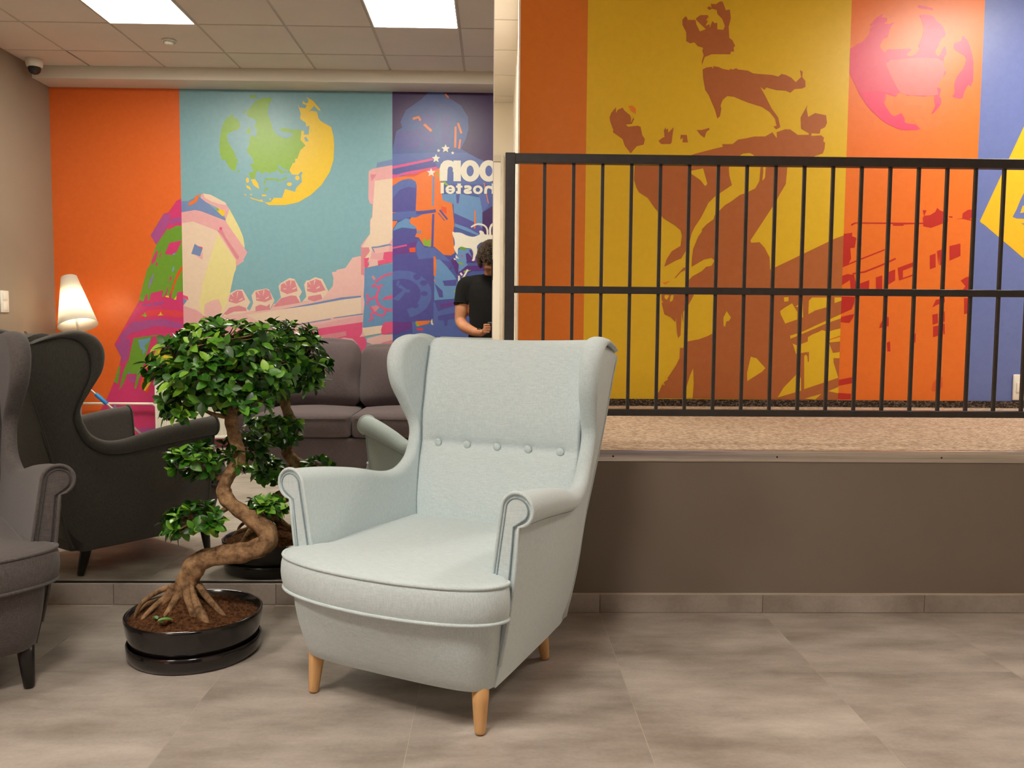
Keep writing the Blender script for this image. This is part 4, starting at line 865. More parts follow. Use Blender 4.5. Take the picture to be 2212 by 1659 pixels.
obj('edge_strip', boxv((-.0012, -.0005, .003), (.0012, .007, HC - .082)), BOXF, simple('pale_edge', (214, 206, 192), .3), mir).location.x = -0.0115 + 1.88

# ------------------------------------------------------------------ railing
ry = 3.09
rail = thing('railing', 'charcoal metal railing with thin upright bars on the platform edge', 'railing', (0, ry, ZP))
def rbar(name, x0, x1, z0, z1, d):
    return box(name, (x0, -d / 2, z0 - ZP), (x1, d / 2, z1 - ZP), M_BLACKMETAL, rail, bevel=.0012, seg=1)
XE = 3.02
rbar('post', 0.033, 0.069, ZP, 1.690, .036); rbar('post', XE, XE + .036, ZP, 1.690, .036)
rbar('top_rail', 0.069, XE, 1.655, 1.688, .036); rbar('middle_rail', 0.069, XE, 1.184, 1.2095, .03); rbar('bottom_rail', 0.069, XE, 0.7315, 0.756, .03)
bar_me = None
for k in range(27):
    x = 0.1766 + 0.1063 * k
    if x > XE - .03: break
    if bar_me is None:
        o = box('baluster', (-.006, -.006, .756 - ZP), (.006, .006, 1.655 - ZP), M_BLACKMETAL, rail, bevel=.001, seg=1); bar_me = o.data; o.location.x = x
    else: link_mesh('baluster', bar_me, rail, (x, 0, 0))

# ------------------------------------------------------------------ wing armchair
def wing_chair(label, loc, rz, cloth, pipe, legm, group, rear=.266):
    t = thing('wing_armchair', label, 'armchair', loc, rz, group)
    A = catmull([(.367, -.245, .598, .044), (.362, -.12, .588, .042), (.352, .03, .568, .038), (.338, .16, .545, .032), (.330, .235, .548, .028), (.325, .29, .575, .0255), (.322, .325, .62, .024), (.326, .350, .70, .024),
                 (.338, .318, .78, .027), (.350, .282, .86, .031), (.356, .280, .94, .033), (.354, .315, .995, .034), (.348, .375, 1.016, .033), (.342, .44, 1.008, .031), (.338, .505, .988, .027)], 76)
    B = catmull([(.302, -.235, .118), (.296, -.12, .118), (.285, .03, .117), (.268, .22, .113), (.258, .335, .125), (.274, .388, .26), (.290, .412, .42), (.305, .445, .55), (.315, .478, .655), (.323, .508, .75),
                 (.330, .535, .85), (.334, .552, .905), (.336, .560, .93), (.338, .564, .945), (.338, .568, .955)], 76)
    def section(a, b, ins=0.0, y=None):
        xa, ya, za, r = a; r = r - ins; xb, yb, zb = b
        d = np.array([yb - ya, zb - za]); L = np.linalg.norm(d); d /= L
        pts = []
        for k in range(8):
            u = k / 7; s = L + (1.0 * (r + ins) - L) * u
            pts.append((xb - ins + (xa + .10 * r - xb) * u + .010 * math.sin(math.pi * u), s))
        for th in np.linspace(62, -180, 16):
            q = math.radians(th); pts.append((xa + r * math.cos(q), r * math.sin(q)))
        for k in range(1, 8):
            u = k / 7; s = L * u
            pts.append((xa - r + (xb - .052 + ins - (xa - r)) * u, s))
        return [(x, ya + d[0] * s, za + d[1] * s) for x, s in pts]
    for sg in (-1, 1):
        rings = [section(a, b) for a, b in zip(A, B)]
        fl = lambda R: [[(sg * x, y, z) for x, y, z in r] for r in R]
        v, f = loft(fl(rings))
        if sg < 0: f = [q[::-1] for q in f]
        o = obj('side_wing', v, f, cloth, t, True)
        mod = o.modifiers.new('edge', 'EDGE_SPLIT'); mod.split_angle = math.radians(55)
        # scroll facing on the arm front
        r1 = section(A[0], B[0], .013); r0 = [(x, y - .0005, z) for x, y, z in r1]
        face = [[(x, y + .004, z) for x, y, z in r1], [(x, y - .004, z) for x, y, z in r1]]
        cxm = sum(p[0] for p in r1) / len(r1)
        v, f = loft(fl(face), True, True)
        obj('arm_facing', v, f, cloth, t)
        mb = MB(); mb.tube([(sg * x, y - .004, z) for x, y, z in r1[1:-1]], .0022, 6); mb.obj('facing_piping', pipe, t, True)
        mb = MB(); mb.tube([(sg * x, y - .001, z) for x, y, z in rings[0][1:-1]], .0050, 8); mb.obj('arm_piping', cloth, t, True)
        # seam below the roll and rear welt
        mb = MB(); mb.tube([(sg * (r[7][0] * .5 + r[8][0] * .5), r[7][1] * .5 + r[8][1] * .5, r[7][2] * .5 + r[8][2] * .5) for r in rings], .0030, 6); mb.obj('seam', pipe, t, True)
        mb = MB(); mb.tube([(sg * (r[0][0]), r[0][1] + .002, r[0][2]) for r in rings[22:]], .0045, 6); mb.obj('rear_welt', cloth, t, True)
    # back
    zs = np.concatenate([np.linspace(.34, .62, 12), np.linspace(.63, .69, 9), np.linspace(.71, .99, 12)])
    yk = np.interp(zs, [.33, .45, .60, .657, .75, .9, 1.0], [.250, .285, .330, .346, .352, .385, .415])
    fr = np.linspace(-1, 1, 41); rings = []
    bx = (-.23, -.115, 0, .115, .23)
    for q in fr:
        ring = []
        for z, y in zip(zs, yk):
            w = .288 + .018 * (z - .35) / .65; x = q * w
            edge = 1 - abs(q) ** 6
            lum = .020 * math.sin(math.pi * min(max((z - .36) / .30, 0), 1)) + .016 * math.sin(math.pi * min(max((z - .66) / .36, 0), 1))
            dip = .006 * math.exp(-((z - .657) / .022) ** 2)
            for c in bx: dip += .006 * math.exp(-(((z - .657) / .016) ** 2 + ((x - c) / .018) ** 2))
            ring.append((x, y - lum * edge + dip * (1 - abs(q) ** 10), z))
        for y, z in ((.424, 1.004), (.440, 1.015), (.462, 1.019), (.490, 1.013), (.520, .998), (.545, .975), (.556, .95), (.532, .85), (.503, .74), (.461, .60), (.423, .46), (.386, .26), (.336, .125), (.30, .125), (.27, .30)):
            w = .305 if z > .9 else (.305 - .05 * (0.9 - z)); zz = z - (0.006 * (1 - q * q) if z > .98 else 0)
            ring.append((q * w, y, zz))
        rings.append(ring)
    v, f = loft(rings); obj('backrest', v, [q[::-1] for q in f], cloth, t, True)
    for c in bx:
        v, f = lathe([(.001, .0065), (.006, .0058), (.0105, .0032), (.0125, 0), (.011, -.004)], 16)
        obj('button', [(p[0] * 1.1 + c, .347 - p[2], p[1] * 1.1 + .657) for p in v], f, cloth, t, True)
    # top welt between the back and the wings
    for sg in (-1, 1):
        mb = MB(); mb.tube([(sg * np.interp(z, [.34, .45, .58, .86, 1.0], [.252, .275, .295, .302, .305]), y - .003, z) for z, y in zip(zs, yk)], .0028, 5); mb.obj('inner_seam', pipe, t, True)
    # seat cushion (T shape)
    half = [(0, -.404), (.1, -.399), (.2, -.383), (.28, -.357), (.33, -.325), (.353, -.288), (.352, -.260), (.330, -.251), (.297, -.247), (.289, -.225), (.287, -.05), (.285, .12), (.28, .27)]
    hp = catmull(half, 60)
    out = [(x, y) for x, y in hp] + [(-x, y) for x, y in hp[::-1][:-1]]
    def ring(s, z, dz=0.0): return [(x * s, -.05 + (y + .05) * s, z) for x, y in out]
    rg = [ring(.95, .316), ring(.99, .317), ring(1.0, .324), ring(1.012, .345), ring(1.016, .365), ring(1.012, .388), ring(1.0, .408), ring(.985, .4155), ring(.94, .420), ring(.8, .426), ring(.55, .432), ring(.25, .4345), ring(.05, .435), ring(.002, .435)]
    v, f = loft(rg); obj('seat_cushion', v, f, cloth, t, True)
    for z, s, nm in ((.412, .998, 'cushion_piping'), (.319, .998, 'cushion_piping')):
        mb = MB(); mb.tube(ring(s, z), .0050, 8, closed=True); mb.obj(nm, cloth, t, True)
    # base with bowed front apron
    top = [(0, -.374), (.15, -.364), (.255, -.344), (.308, -.308), (.322, -.262), (.318, -.21), (.29, 0), (.262, .30), (.2, .34), (0, .34)]
    bot = [(0, -.304), (.15, -.302), (.245, -.292), (.285, -.268), (.298, -.235), (.292, -.20), (.275, 0), (.254, .31), (.2, .35), (0, .35)]
    tp, bt = catmull(top, 40), catmull(bot, 40); rg = []
    for z in (.117, .121, .15, .19, .23, .27, .305, .322):
        u = min(max((z - .119) / .2, 0), 1); u = math.sin(u * math.pi / 2) ** 1.0
        s = .985 if z == .117 else 1.0
        h2 = [(a * (1 - u) + c * u) for a, c in zip(bt, tp)]
        rg.append([(p[0] * s, p[1] * s, z) for p in h2] + [(-p[0] * s, p[1] * s, z) for p in h2[::-1][1:-1]])
    v, f = loft(rg); obj('base', v, f, cloth, t, True)
    for (x, y, dx, dy) in ((-.274, -.266, .006, .012), (.274, -.266, -.006, .012), (-.221, rear, .004, -.035), (.221, rear, -.004, -.035)):
        P = [(x + dx * u, y + dy * u, .003 + .132 * u) for u in (0, .04, .3, .6, 1)]
        mb = MB(); mb.tube(P, [.0130, .0145, .0178, .0210, .0245], 18); mb.obj('leg', legm, t, True)
    return t
C_AQUA = fabric('aqua_linen', (190, 207, 210), (213, 224, 226)); C_AQUAP = fabric('aqua_piping', (126, 146, 152), (150, 168, 174))
C_GREY = fabric('dark_grey_linen', (78, 73, 72), (100, 94, 92)); C_GREYP = fabric('dark_grey_piping', (54, 50, 50), (70, 65, 64))
def wood(name, c1, c2, rough=.4):
    m, nt, b = mat(name, c1, rough); add_noise_color(nt, b, c1, c2, scale=(60, 60, 4), nscale=1.0, detail=5); return m
M_BEECH = wood('beech', (206, 156, 100), (226, 180, 124)); M_BLACKWOOD = wood('black_wood', (20, 17, 16), (34, 29, 27), .35)
wing_chair('pale aqua fabric wing armchair with buttoned back and beech legs in the foreground', (-0.153, 2.464, 0), math.radians(-27.5), C_AQUA, C_AQUAP, M_BEECH, 'wing armchairs')
wing_chair('dark grey fabric wing armchair with black legs at the left edge', (-1.728, 2.43, 0), math.radians(37.5), C_GREY, C_GREYP, M_BLACKWOOD, 'wing armchairs', .30)

# ------------------------------------------------------------------ bonsai
rnd = random.Random(11)
bx0, by0 = -0.968, 2.662
bon = thing('bonsai', 'ginseng ficus bonsai with a curved trunk in a black bowl beside the aqua armchair', 'plant', (bx0, by0, 0))
M_POT = simple('glossy_black_ceramic', (22, 18, 17), .16, var=2, coat=.4)
v, f = lathe([(.19, 0), (.198, .004), (.205, .02), (.207, .050), (.203, .054), (.198, .050), (.194, .016), (.10, .014)], 64); obj('saucer', v, f, M_POT, bon, True)
v, f = lathe([(.15, .017), (.175, .020), (.192, .045), (.205, .085), (.211, .125), (.212, .136), (.208, .139), (.203, .136), (.200, .12), (.10, .118)], 64); obj('pot', v, f, M_POT, bon, True)
msoil, nt, b_ = mat('soil', (90, 52, 30), 1.0, spec=.1)
rp, nz, mp = add_noise_color(nt, b_, (50, 32, 20), (134, 90, 58), nscale=85, detail=6, rough=.7); add_bump(nt, b_, nz.outputs['Fac'], 1.0, .012)
SV = []; SF = []; nr, na = 40, 120
for i in range(nr + 1):
    r = .2015 * i / nr
    for k in range(na):
        a = 2 * math.pi * k / na; h = .130 + .055 * math.exp(-((r * math.cos(a) + .03) ** 2 + (r * math.sin(a)) ** 2) / .012) - .012 * (r / .2) ** 4
        h += .004 * math.sin(23 * r * math.cos(a) + 5) * math.sin(31 * r * math.sin(a)) + rnd.uniform(-.0035, .0035)
        SV.append((r * math.cos(a), r * math.sin(a), h))
for i in range(nr):
    for k in range(na): q = (k + 1) % na; SF.append((i * na + k, (i + 1) * na + k, (i + 1) * na + q, i * na + q))
obj('soil', SV, SF, msoil, bon, True)
mbark, nt, b_ = mat('bark', (150, 110, 74), .8, spec=.2)
rp, nz, mp = add_noise_color(nt, b_, (84, 60, 40), (186, 148, 108), nscale=22, detail=8, rough=.7); add_bump(nt, b_, nz.outputs['Fac'], 1.0, .010)
trunk_pts = [(-1.012, 2.66, .125, .046), (-1.000, 2.66, .20, .040), (-.972, 2.655, .262, .037), (-.94, 2.65, .300, .035), (-.885, 2.645, .318, .034), (-.825, 2.64, .325, .034), (-.768, 2.645, .338, .034), (-.733, 2.655, .362, .035), (-.735, 2.668, .394, .034),
             (-.782, 2.685, .428, .030), (-.835, 2.70, .458, .028), (-.872, 2.71, .488, .026), (-.886, 2.72, .520, .025), (-.878, 2.73, .556, .0245), (-.858, 2.745, .590, .024), (-.848, 2.755, .620, .024), (-.856, 2.765, .655, .023), (-.872, 2.78, .70, .0225), (-.880, 2.79, .745, .0215), (-.885, 2.795, .80, .019), (-.885, 2.80, .86, .014), (-.88, 2.80, .92, .008)]
tp = catmull(trunk_pts, 110)
tp[:, 3] *= 1 + .10 * np.sin(np.arange(110) * .9) * np.sin(np.arange(110) * .37)
rel = lambda P: [(p[0] - bx0, p[1] - by0, p[2]) for p in P]
tv, tf = tube(rel(tp), list(tp[:, 3] * .90), 28)
tv = np.array(tv); cen_ = np.array(rel(tp))
for i in range(110):
    for k in range(28):
        th = 2 * math.pi * k / 28 + i * .035
        g = .075 * math.sin(3 * th + i * .06) + .05 * math.sin(5 * th - i * .11) + .045 * math.sin(2 * th + i * .33) + .03 * math.sin(9 * th + i * .5)
        tv[i * 28 + k] = cen_[i] + (tv[i * 28 + k] - cen_[i]) * (1 + g)
obj('trunk', tv, tf, mbark, bon, True)
roots = [[(-1.02, 2.65, .22, .018), (-1.05, 2.63, .18, .016), (-1.085, 2.61, .15, .012), (-1.12, 2.60, .125, .006)], [(-.985, 2.63, .235, .014), (-.965, 2.60, .19, .012), (-.942, 2.575, .155, .010), (-.93, 2.56, .125, .007)],
         [(-.975, 2.635, .22, .015), (-.94, 2.60, .17, .016), (-.905, 2.565, .145, .014), (-.885, 2.545, .12, .008)], [(-1.03, 2.66, .20, .014), (-1.075, 2.66, .17, .010), (-1.12, 2.655, .155, .008), (-1.15, 2.65, .125, .005)],
         [(-1.035, 2.64, .20, .010), (-1.075, 2.60, .165, .009), (-1.10, 2.57, .135, .005)], [(-1.01, 2.63, .19, .012), (-1.02, 2.585, .16, .010), (-1.035, 2.555, .13, .006)], [(-.955, 2.655, .225, .012), (-.915, 2.64, .18, .011), (-.875, 2.625, .145, .009), (-.845, 2.615, .118, .005)], [(-1.045, 2.655, .215, .010), (-1.09, 2.635, .195, .008), (-1.125, 2.62, .165, .007), (-1.14, 2.61, .125, .004)],
         [(-1.0, 2.70, .19, .018), (-.96, 2.74, .16, .014), (-.93, 2.77, .12, .008)], [(-1.03, 2.70, .20, .018), (-1.06, 2.75, .15, .012), (-1.08, 2.78, .12, .006)]]
for r in roots:
    q = catmull(r, 14); mb = MB(); mb.tube(rel(q), list(q[:, 3]), 8); mb.obj('root', mbark, bon, True)
# leaves
LM = bpy.data.materials.new('ficus_leaf'); LM.use_nodes = True; nt = NT(LM); b_ = LM.node_tree.nodes['Principled BSDF']
geo = nt.new('ShaderNodeNewGeometry'); oi = nt.new('ShaderNodeObjectInfo')
ad = nt.new('ShaderNodeMath', operation='ADD'); nt.link(geo.outputs['Random Per Island'], ad.inputs[0]); nt.link(oi.outputs['Random'], ad.inputs[1])
fr_ = nt.new('ShaderNodeMath', operation='FRACT'); nt.link(ad.outputs[0], fr_.inputs[0])
rp = nt.new('ShaderNodeValToRGB'); e = rp.color_ramp.elements; e[0].position = 0; e[0].color = (*lin((26, 64, 14)), 1); e[1].position = 1; e[1].color = (*lin((140, 188, 58)), 1)
q_ = e.new(.45); q_.color = (*lin((46, 100, 22)), 1); q_ = e.new(.78); q_.color = (*lin((88, 148, 36)), 1)
nt.link(fr_.outputs[0], rp.inputs[0]); nt.link(rp.outputs[0], b_.inputs['Base Color'])
b_.inputs['Roughness'].default_value = .34; b_.inputs['Coat Weight'].default_value = .08
tc = nt.new('ShaderNodeTexCoord'); nz = nt.new('ShaderNodeTexNoise'); nz.inputs['Scale'].default_value = 40; nt.link(tc.outputs['Object'], nz.inputs['Vector']); add_bump(nt, b_, nz.outputs['Fac'], .2, .003)
def leaf_geo():
    st = [(0, .0), (.10, .10), (.30, .25), (.52, .29), (.74, .22), (.90, .11), (1.0, .0)]
    v = []; f = []
    for i, (s, w) in enumerate(st):
        z = -.20 * s * s + .06 * s
        v += [(-w, s, z + .09 * w / .29), (0, s, z), (w, s, z + .09 * w / .29)]
    for i in range(len(st) - 1):
        a, c = 3 * i, 3 * i + 3
        f += [(a, a + 1, c + 1, c), (a + 1, a + 2, c + 2, c + 1)]
    return v, f
LV, LF = leaf_geo()
leaf_me = bpy.data.meshes.new('leaf'); leaf_me.from_pydata(LV, [], LF); leaf_me.materials.append(LM); leaf_me.polygons.foreach_set('use_smooth', [True] * len(leaf_me.polygons)); leaf_me.update()
LVn = np.array(LV)
leaves = []; twigs = MB()
def leaf_at(p, d, n, s):
    d = d / np.linalg.norm(d); n = n - d * (n @ d); n /= (np.linalg.norm(n) + 1e-9); x = np.cross(d, n)
    leaves.append((p, np.stack([x, d, n], 1), s))
# pads: centre, radii, rosettes, root of the branch, bias
pads = [((-.905, 2.80, .885), (.215, .20, .125), 112, (-.885, 2.795, .80)), ((-.90, 2.79, 1.00), (.165, .16, .075), 72, (-.885, 2.80, .86)), ((-1.02, 2.76, .905), (.13, .13, .13), 44, (-.885, 2.795, .80)), ((-.80, 2.84, .92), (.12, .12, .10), 34, (-.885, 2.80, .82)),
        ((-.985, 2.74, .795), (.11, .10, .055), 22, (-.88, 2.79, .75)), ((-.985, 2.72, .615), (.085, .085, .050), 30, (-.875, 2.725, .545)), ((-.965, 2.66, .425), (.100, .085, .055), 34, (-.86, 2.705, .47)), ((-.86, 2.88, .63), (.085, .07, .055), 26, (-.855, 2.76, .64)),
        ((-.755, 2.73, .462), (.062, .05, .035), 16, (-.80, 2.69, .44)), ((-.80, 2.72, .80), (.07, .08, .05), 14, (-.885, 2.795, .78)), ((-.86, 2.735, .615), (.02, .04, .03), 4, (-.856, 2.76, .62))]
for c, R, n, root in pads:
    c = np.array(c); R = np.array(R); root = np.array(root)
    mid = (c + root) / 2 + np.array([0, 0, -.01]); q = catmull([root, mid, c], 8); twigs.tube(rel(q), list(np.linspace(.011, .004, 8)), 6)
    for i in range(n):
        d = np.array([rnd.gauss(0, 1), rnd.gauss(0, 1), rnd.gauss(.25, .9)]); d /= np.linalg.norm(d)
        p = c + d * R * rnd.uniform(.72, 1.02)
        out = d / R; out /= np.linalg.norm(out); out = out * .7 + np.array([0, 0, .45]) + np.array([rnd.uniform(-.25, .25) for _ in range(3)]); out /= np.linalg.norm(out)
        if i % 2 == 0: twigs.tube(rel([c + (p - c) * .25, c + (p - c) * .6 + np.array([0, 0, -.006]), p - out * .012, p]), [.0035, .0026, .0017, .0012], 5)
        a0 = rnd.uniform(0, 6.28); m = rnd.choice((4, 5, 6, 7)); s0 = rnd.uniform(.040, .057)
        t1 = np.cross(out, [0.3, .5, .8]); t1 /= np.linalg.norm(t1); t2 = np.cross(out, t1)
        for k in range(m):
            a = a0 + k * 2.4; el = .15 + .75 * k / m
            dd = (t1 * math.cos(a) + t2 * math.sin(a)) * math.cos(el) + out * math.sin(el)
            leaf_at(p - out * .010 * (1 - k / m), dd, out + .3 * np.array([rnd.uniform(-1, 1) for _ in range(3)]), s0 * rnd.uniform(.8, 1.1) * (1 - .25 * k / m))
twigs.obj('twigs', mbark, bon, True, 'stuff')
camp = np.array([0, 0, 1.06])
def score(L):
    p, Mx, s = L; vd = camp - p; dist = np.linalg.norm(vd)
    # leaves on the side facing the photographer show largest
    return abs(Mx[:, 2] @ vd / dist) * s * 25 - (p[1] - 2.6) * 6
order = sorted(range(len(leaves)), key=lambda i: -score(leaves[i]))
base_off = np.array([bx0, by0, 0])
for i in order[:290]:
    p, Mx, s = leaves[i]
    o = link_mesh('leaf', leaf_me, bon)
    q = p - base_off
    o.matrix_basis = Matrix([[*(Mx[r] * s), q[r]] for r in range(3)] + [[0, 0, 0, 1]])
FV = []; FF = []
for i in order[290:]:
    p, Mx, s = leaves[i]; n = len(FV); FV += list(map(tuple, (LVn @ (Mx * s).T) + (p - base_off))); FF += [tuple(n + a for a in q) for q in LF]
o = obj('foliage', FV, FF, LM, bon, True); o['kind'] = 'stuff'
for (x, y, z, a, s, lb) in ((-.985, 2.53, .151, 2.1, .046, 'largest pale green fallen leaf lying on the bonsai soil'), (-1.035, 2.535, .150, .9, .030, 'small yellowish fallen leaf beside the largest one on the bonsai soil'), (-1.03, 2.522, .148, 4.0, .030, 'small dark green fallen leaf at the rim of the bonsai soil')):
    o = link_mesh('fallen_leaf', leaf_me); o.matrix_basis = Matrix.Translation((x, y, z)) @ Matrix.Rotation(a, 4, 'Z') @ Matrix.Rotation(.25, 4, 'X') @ Matrix.Scale(s, 4)
    tag(o, lb, 'leaf', 'fallen leaves on the bonsai soil')

# ------------------------------------------------------------------ sofa (seen in the mirror)
SX, SY = -1.84, -0.50
sofa = thing('sofa', 'dark mauve-grey two-seat fabric sofa reflected behind the bonsai', 'sofa', (-1.07, -.08, 0))
C_SOFA = fabric('mauve_grey_fabric', (84, 73, 76), (104, 91, 94)); C_SOFAP = fabric('mauve_grey_piping', (66, 56, 58), (84, 74, 76))
so = (-1.07, -.08)
def sp(name, lo, hi, r, puff=(0, 0, 0), n=10, m=None):
    v, f = pillow((lo[0] - so[0], lo[1] - so[1], lo[2]), (hi[0] - so[0], hi[1] - so[1], hi[2]), r, puff, n)
    return obj(name, v, f, m or C_SOFA, sofa, True)
sp('base', (-1.73, -.46, .03), (-.395, .345, .255), .02)
sp('armrest', (-1.845, -.47, .03), (-1.715, .36, .50), .045); sp('armrest', (-.40, -.47, .03), (-.30, .36, .50), .045)
sp('back_frame', (-1.84, -.52, .03), (-.30, -.36, .74), .05)
for x0, x1 in ((-1.712, -1.028), (-1.022, -.404)):
    c = sp('seat_cushion', (x0, -.30, .258), (x1, .355, .425), .03, (0, .012, .030), 14)
    for z in (.392,):
        mb = MB(); xs = np.linspace(x0 + .03, x1 - .03, 12)
        mb.tube([(x - so[0], .356 + .012 * (1 - ((x - (x0 + x1) / 2) / ((x1 - x0) / 2)) ** 2) * .6 - so[1], z) for x in xs], .004, 6); mb.obj('piping', C_SOFAP, c, True)
tilt = []
for x0, x1, zt in ((-1.70, -1.060, .925), (-1.050, -.40, .885)):
    v, f = pillow((x0, -.085, .0), (x1, .085, zt - .40), .075, (.01, .05, .02), 14)
    v = [(p[0] + (.012 * math.sin(p[2] * 22) * (1 if abs(p[0] - x1) < .12 else 0)), p[1] + .01 * math.sin(p[0] * 17 + p[2] * 9), p[2]) for p in v]
    a = math.radians(13); v = [(p[0], p[1] * math.cos(a) - p[2] * math.sin(a), p[1] * math.sin(a) + p[2] * math.cos(a)) for p in v]
    obj('back_cushion', [(p[0] - so[0], p[1] - .225 - so[1], p[2] + .425) for p in v], f, C_SOFA, sofa, True)
for x in (-1.78, -.35):
    for y in (-.42, .30):
        mb = MB(); mb.tube([(x - so[0], y - so[1], 0), (x - so[0], y - so[1], .04)], .025, 12); mb.obj('foot', M_BLACKWOOD, sofa)

# ------------------------------------------------------------------ radiator and pipe
rad = thing('radiator', 'white ribbed panel radiator on the mural wall, reflected behind the bonsai', 'radiator', (-2.54, YW, 0))
m_rad = simple('radiator_enamel', (244, 240, 230), .35, var=2)
x0, x1, z0, z1 = -2.885 + 2.54, -2.195 + 2.54, .085, .715
P = []
nn = 46
for i in range(nn * 4 + 1):
    u = i / (nn * 4); P.append((x0 + (x1 - x0) * u, .095 + .004 * (1 if (i % 4) in (1, 2) else -1)))
V = [(x, y, z) for z in (z0 + .02, z1 - .025) for x, y in P]; n = len(P)
obj('panel', V, [(i, i + 1, n + i + 1, n + i) for i in range(n - 1)], m_rad, rad)
bx_ = box('body', (x0, .03, z0 + .01), (x1, .090, z1 - .012), m_rad, rad, bevel=.004)
box('top_grille', (x0 - .003, .028, z1 - .024), (x1 + .003, .104, z1), m_rad, rad, bevel=.004); box('bottom_rail', (x0 - .003, .028, z0), (x1 + .003, .104, z0 + .024), m_rad, rad, bevel=.004)
box('side_cover', (x0 - .006, .028, z0), (x0 + .004, .104, z1), m_rad, rad, bevel=.003); box('side_cover', (x1 - .004, .028, z0), (x1 + .006, .104, z1), m_rad, rad, bevel=.003)
for x in (x0 + .12, x1 - .12): box('bracket', (x - .02, 0.003, .3), (x + .02, .032, .5), m_rad, rad)
pp = thing('heating_pipe', 'thin white heating pipe running along the wall left of the radiator', 'pipe', (-3.3, YW + .05, .375))
mb = MB(); mb.tube([(XL + 3.3, 0, 0), (-2.93 + 3.3, 0, 0), (-2.90 + 3.3, .005, -.02), (-2.895 + 3.3, .01, -.06)], .011, 12); mb.obj('pipe', m_rad, pp, True)
for x in (-.3, .25):
    mb = MB(); mb.tube([(x, 0, 0), (x, -.048, 0)], .006, 8); mb.obj('pipe_clip', m_rad, pp)

# ------------------------------------------------------------------ floor lamp
lx, ly = -3.33, 2 * DM - 6.78
lamp = thing('floor_lamp', 'floor lamp with a tilted white conical shade, glowing in the mirror before the orange stripe', 'lamp', (lx, ly, 0))
M_SHADE = bpy.data.materials.new('lamp_shade'); M_SHADE.use_nodes = True; nt = NT(M_SHADE); LMt = M_SHADE.node_tree; LMt.nodes.clear()
o_ = nt.new('ShaderNodeOutputMaterial'); d_ = nt.new('ShaderNodeBsdfDiffuse'); t_ = nt.new('ShaderNodeBsdfTranslucent'); mx = nt.new('ShaderNodeMixShader'); mx.inputs[0].default_value = .5
tc = nt.new('ShaderNodeTexCoord'); nz = nt.new('ShaderNodeTexNoise'); nz.inputs['Scale'].default_value = 200; rp = nt.new('ShaderNodeValToRGB'); rp.color_ramp.elements[0].color = (.88, .84, .76, 1); rp.color_ramp.elements[1].color = (.95, .92, .86, 1)
nt.link(tc.outputs['Object'], nz.inputs['Vector']); nt.link(nz.outputs['Fac'], rp.inputs[0])
nt.link(rp.outputs[0], d_.inputs[0]); nt.link(rp.outputs[0], t_.inputs[0]); nt.link(d_.outputs[0], mx.inputs[1]); nt.link(t_.outputs[0], mx.inputs[2]); nt.link(mx.outputs[0], o_.inputs[0])
ax = Vector((-.31, -.30, 1.0)).normalized(); rot = Vector((0, 0, 1)).rotation_difference(ax).to_matrix()
sc = Vector((-3.352 - lx, 0, 1.040))
def tiltp(pts, c=sc): return [tuple(c + rot @ Vector(p)) for p in pts]
n = 48; rings = []
for r, z in ((.148, 0), (.060, .425), (.0585, .425), (.1465, 0)):
    rings.append([(r * math.cos(2 * math.pi * k / n), r * math.sin(2 * math.pi * k / n), z) for k in range(n)])
v, f = loft(rings + [rings[0]], False, False); obj('lamp_shade', tiltp(v), f, M_SHADE, lamp, True)
mb = MB()
for i in range(9):
    pass
v, f = lathe([(.004, -.05), (.022, -.035), (.030, -.01), (.028, .02), (.014, .05), (.013, .07)], 20)
M_BULB = emit('bulb', (1.0, .84, .62), LAMP_LIGHT)
obj('bulb', tiltp([(p[0], p[1], p[2] + .17) for p in v]), f, M_BULB, lamp, True)
mb = MB(); top = sc + rot @ Vector((0, 0, .26)); pth = catmull([(-.03, -.02, .03), (-.03, -.02, .6), (-.03, -.02, .95), tuple(sc + rot @ Vector((.0, -.0, .32)))], 24)
mb.tube([tuple(q) for q in pth], .009, 10); mb.obj('pole', M_STEEL, lamp, True)
mb = MB(); mb.tube([tuple(sc + rot @ Vector((0, 0, .23))), tuple(sc + rot @ Vector((0, 0, .34)))], .018, 14); mb.obj('socket', M_WHITE, lamp, True)
mb = MB()
for a in range(3):
    q = math.radians(120 * a + 20); mb.tube([tuple(sc + rot @ Vector((.012 * math.cos(q), .012 * math.sin(q), .33))), tuple(sc + rot @ Vector((.0590 * math.cos(q), .0590 * math.sin(q), .42)))], .002, 6)
mb.obj('shade_ring', M_STEEL, lamp)
v, f = lathe([(.13, 0), (.132, .012), (.12, .022), (.03, .032), (.012, .04)], 36); obj('base', [(p[0] - .03, p[1] - .02, p[2]) for p in v], f, M_STEEL, lamp, True)

# ------------------------------------------------------------------ leaning rod
rod = thing('leaning_rod', 'thin steel rod with a blue grip leaning behind the dark armchair in the mirror', 'rod', (-2.60, 2 * DM - 6.62, 0))
def rp_(t): return (-1.10 * t, -.02 * t, .985 * t + .004)
mb = MB(); mb.tube([rp_(0), rp_(.5), rp_(1.0)], .0085, 10); mb.obj('rod', M_STEEL, rod, True)
t0, t1 = .425, .505
mb = MB(); mb.tube([rp_(t0), rp_(t0 + .005), rp_(t1 - .005), rp_(t1)], [.014, .0165, .0165, .014], 14); mb.obj('grip', simple('blue_foam', (30, 130, 205), .5), rod, True)

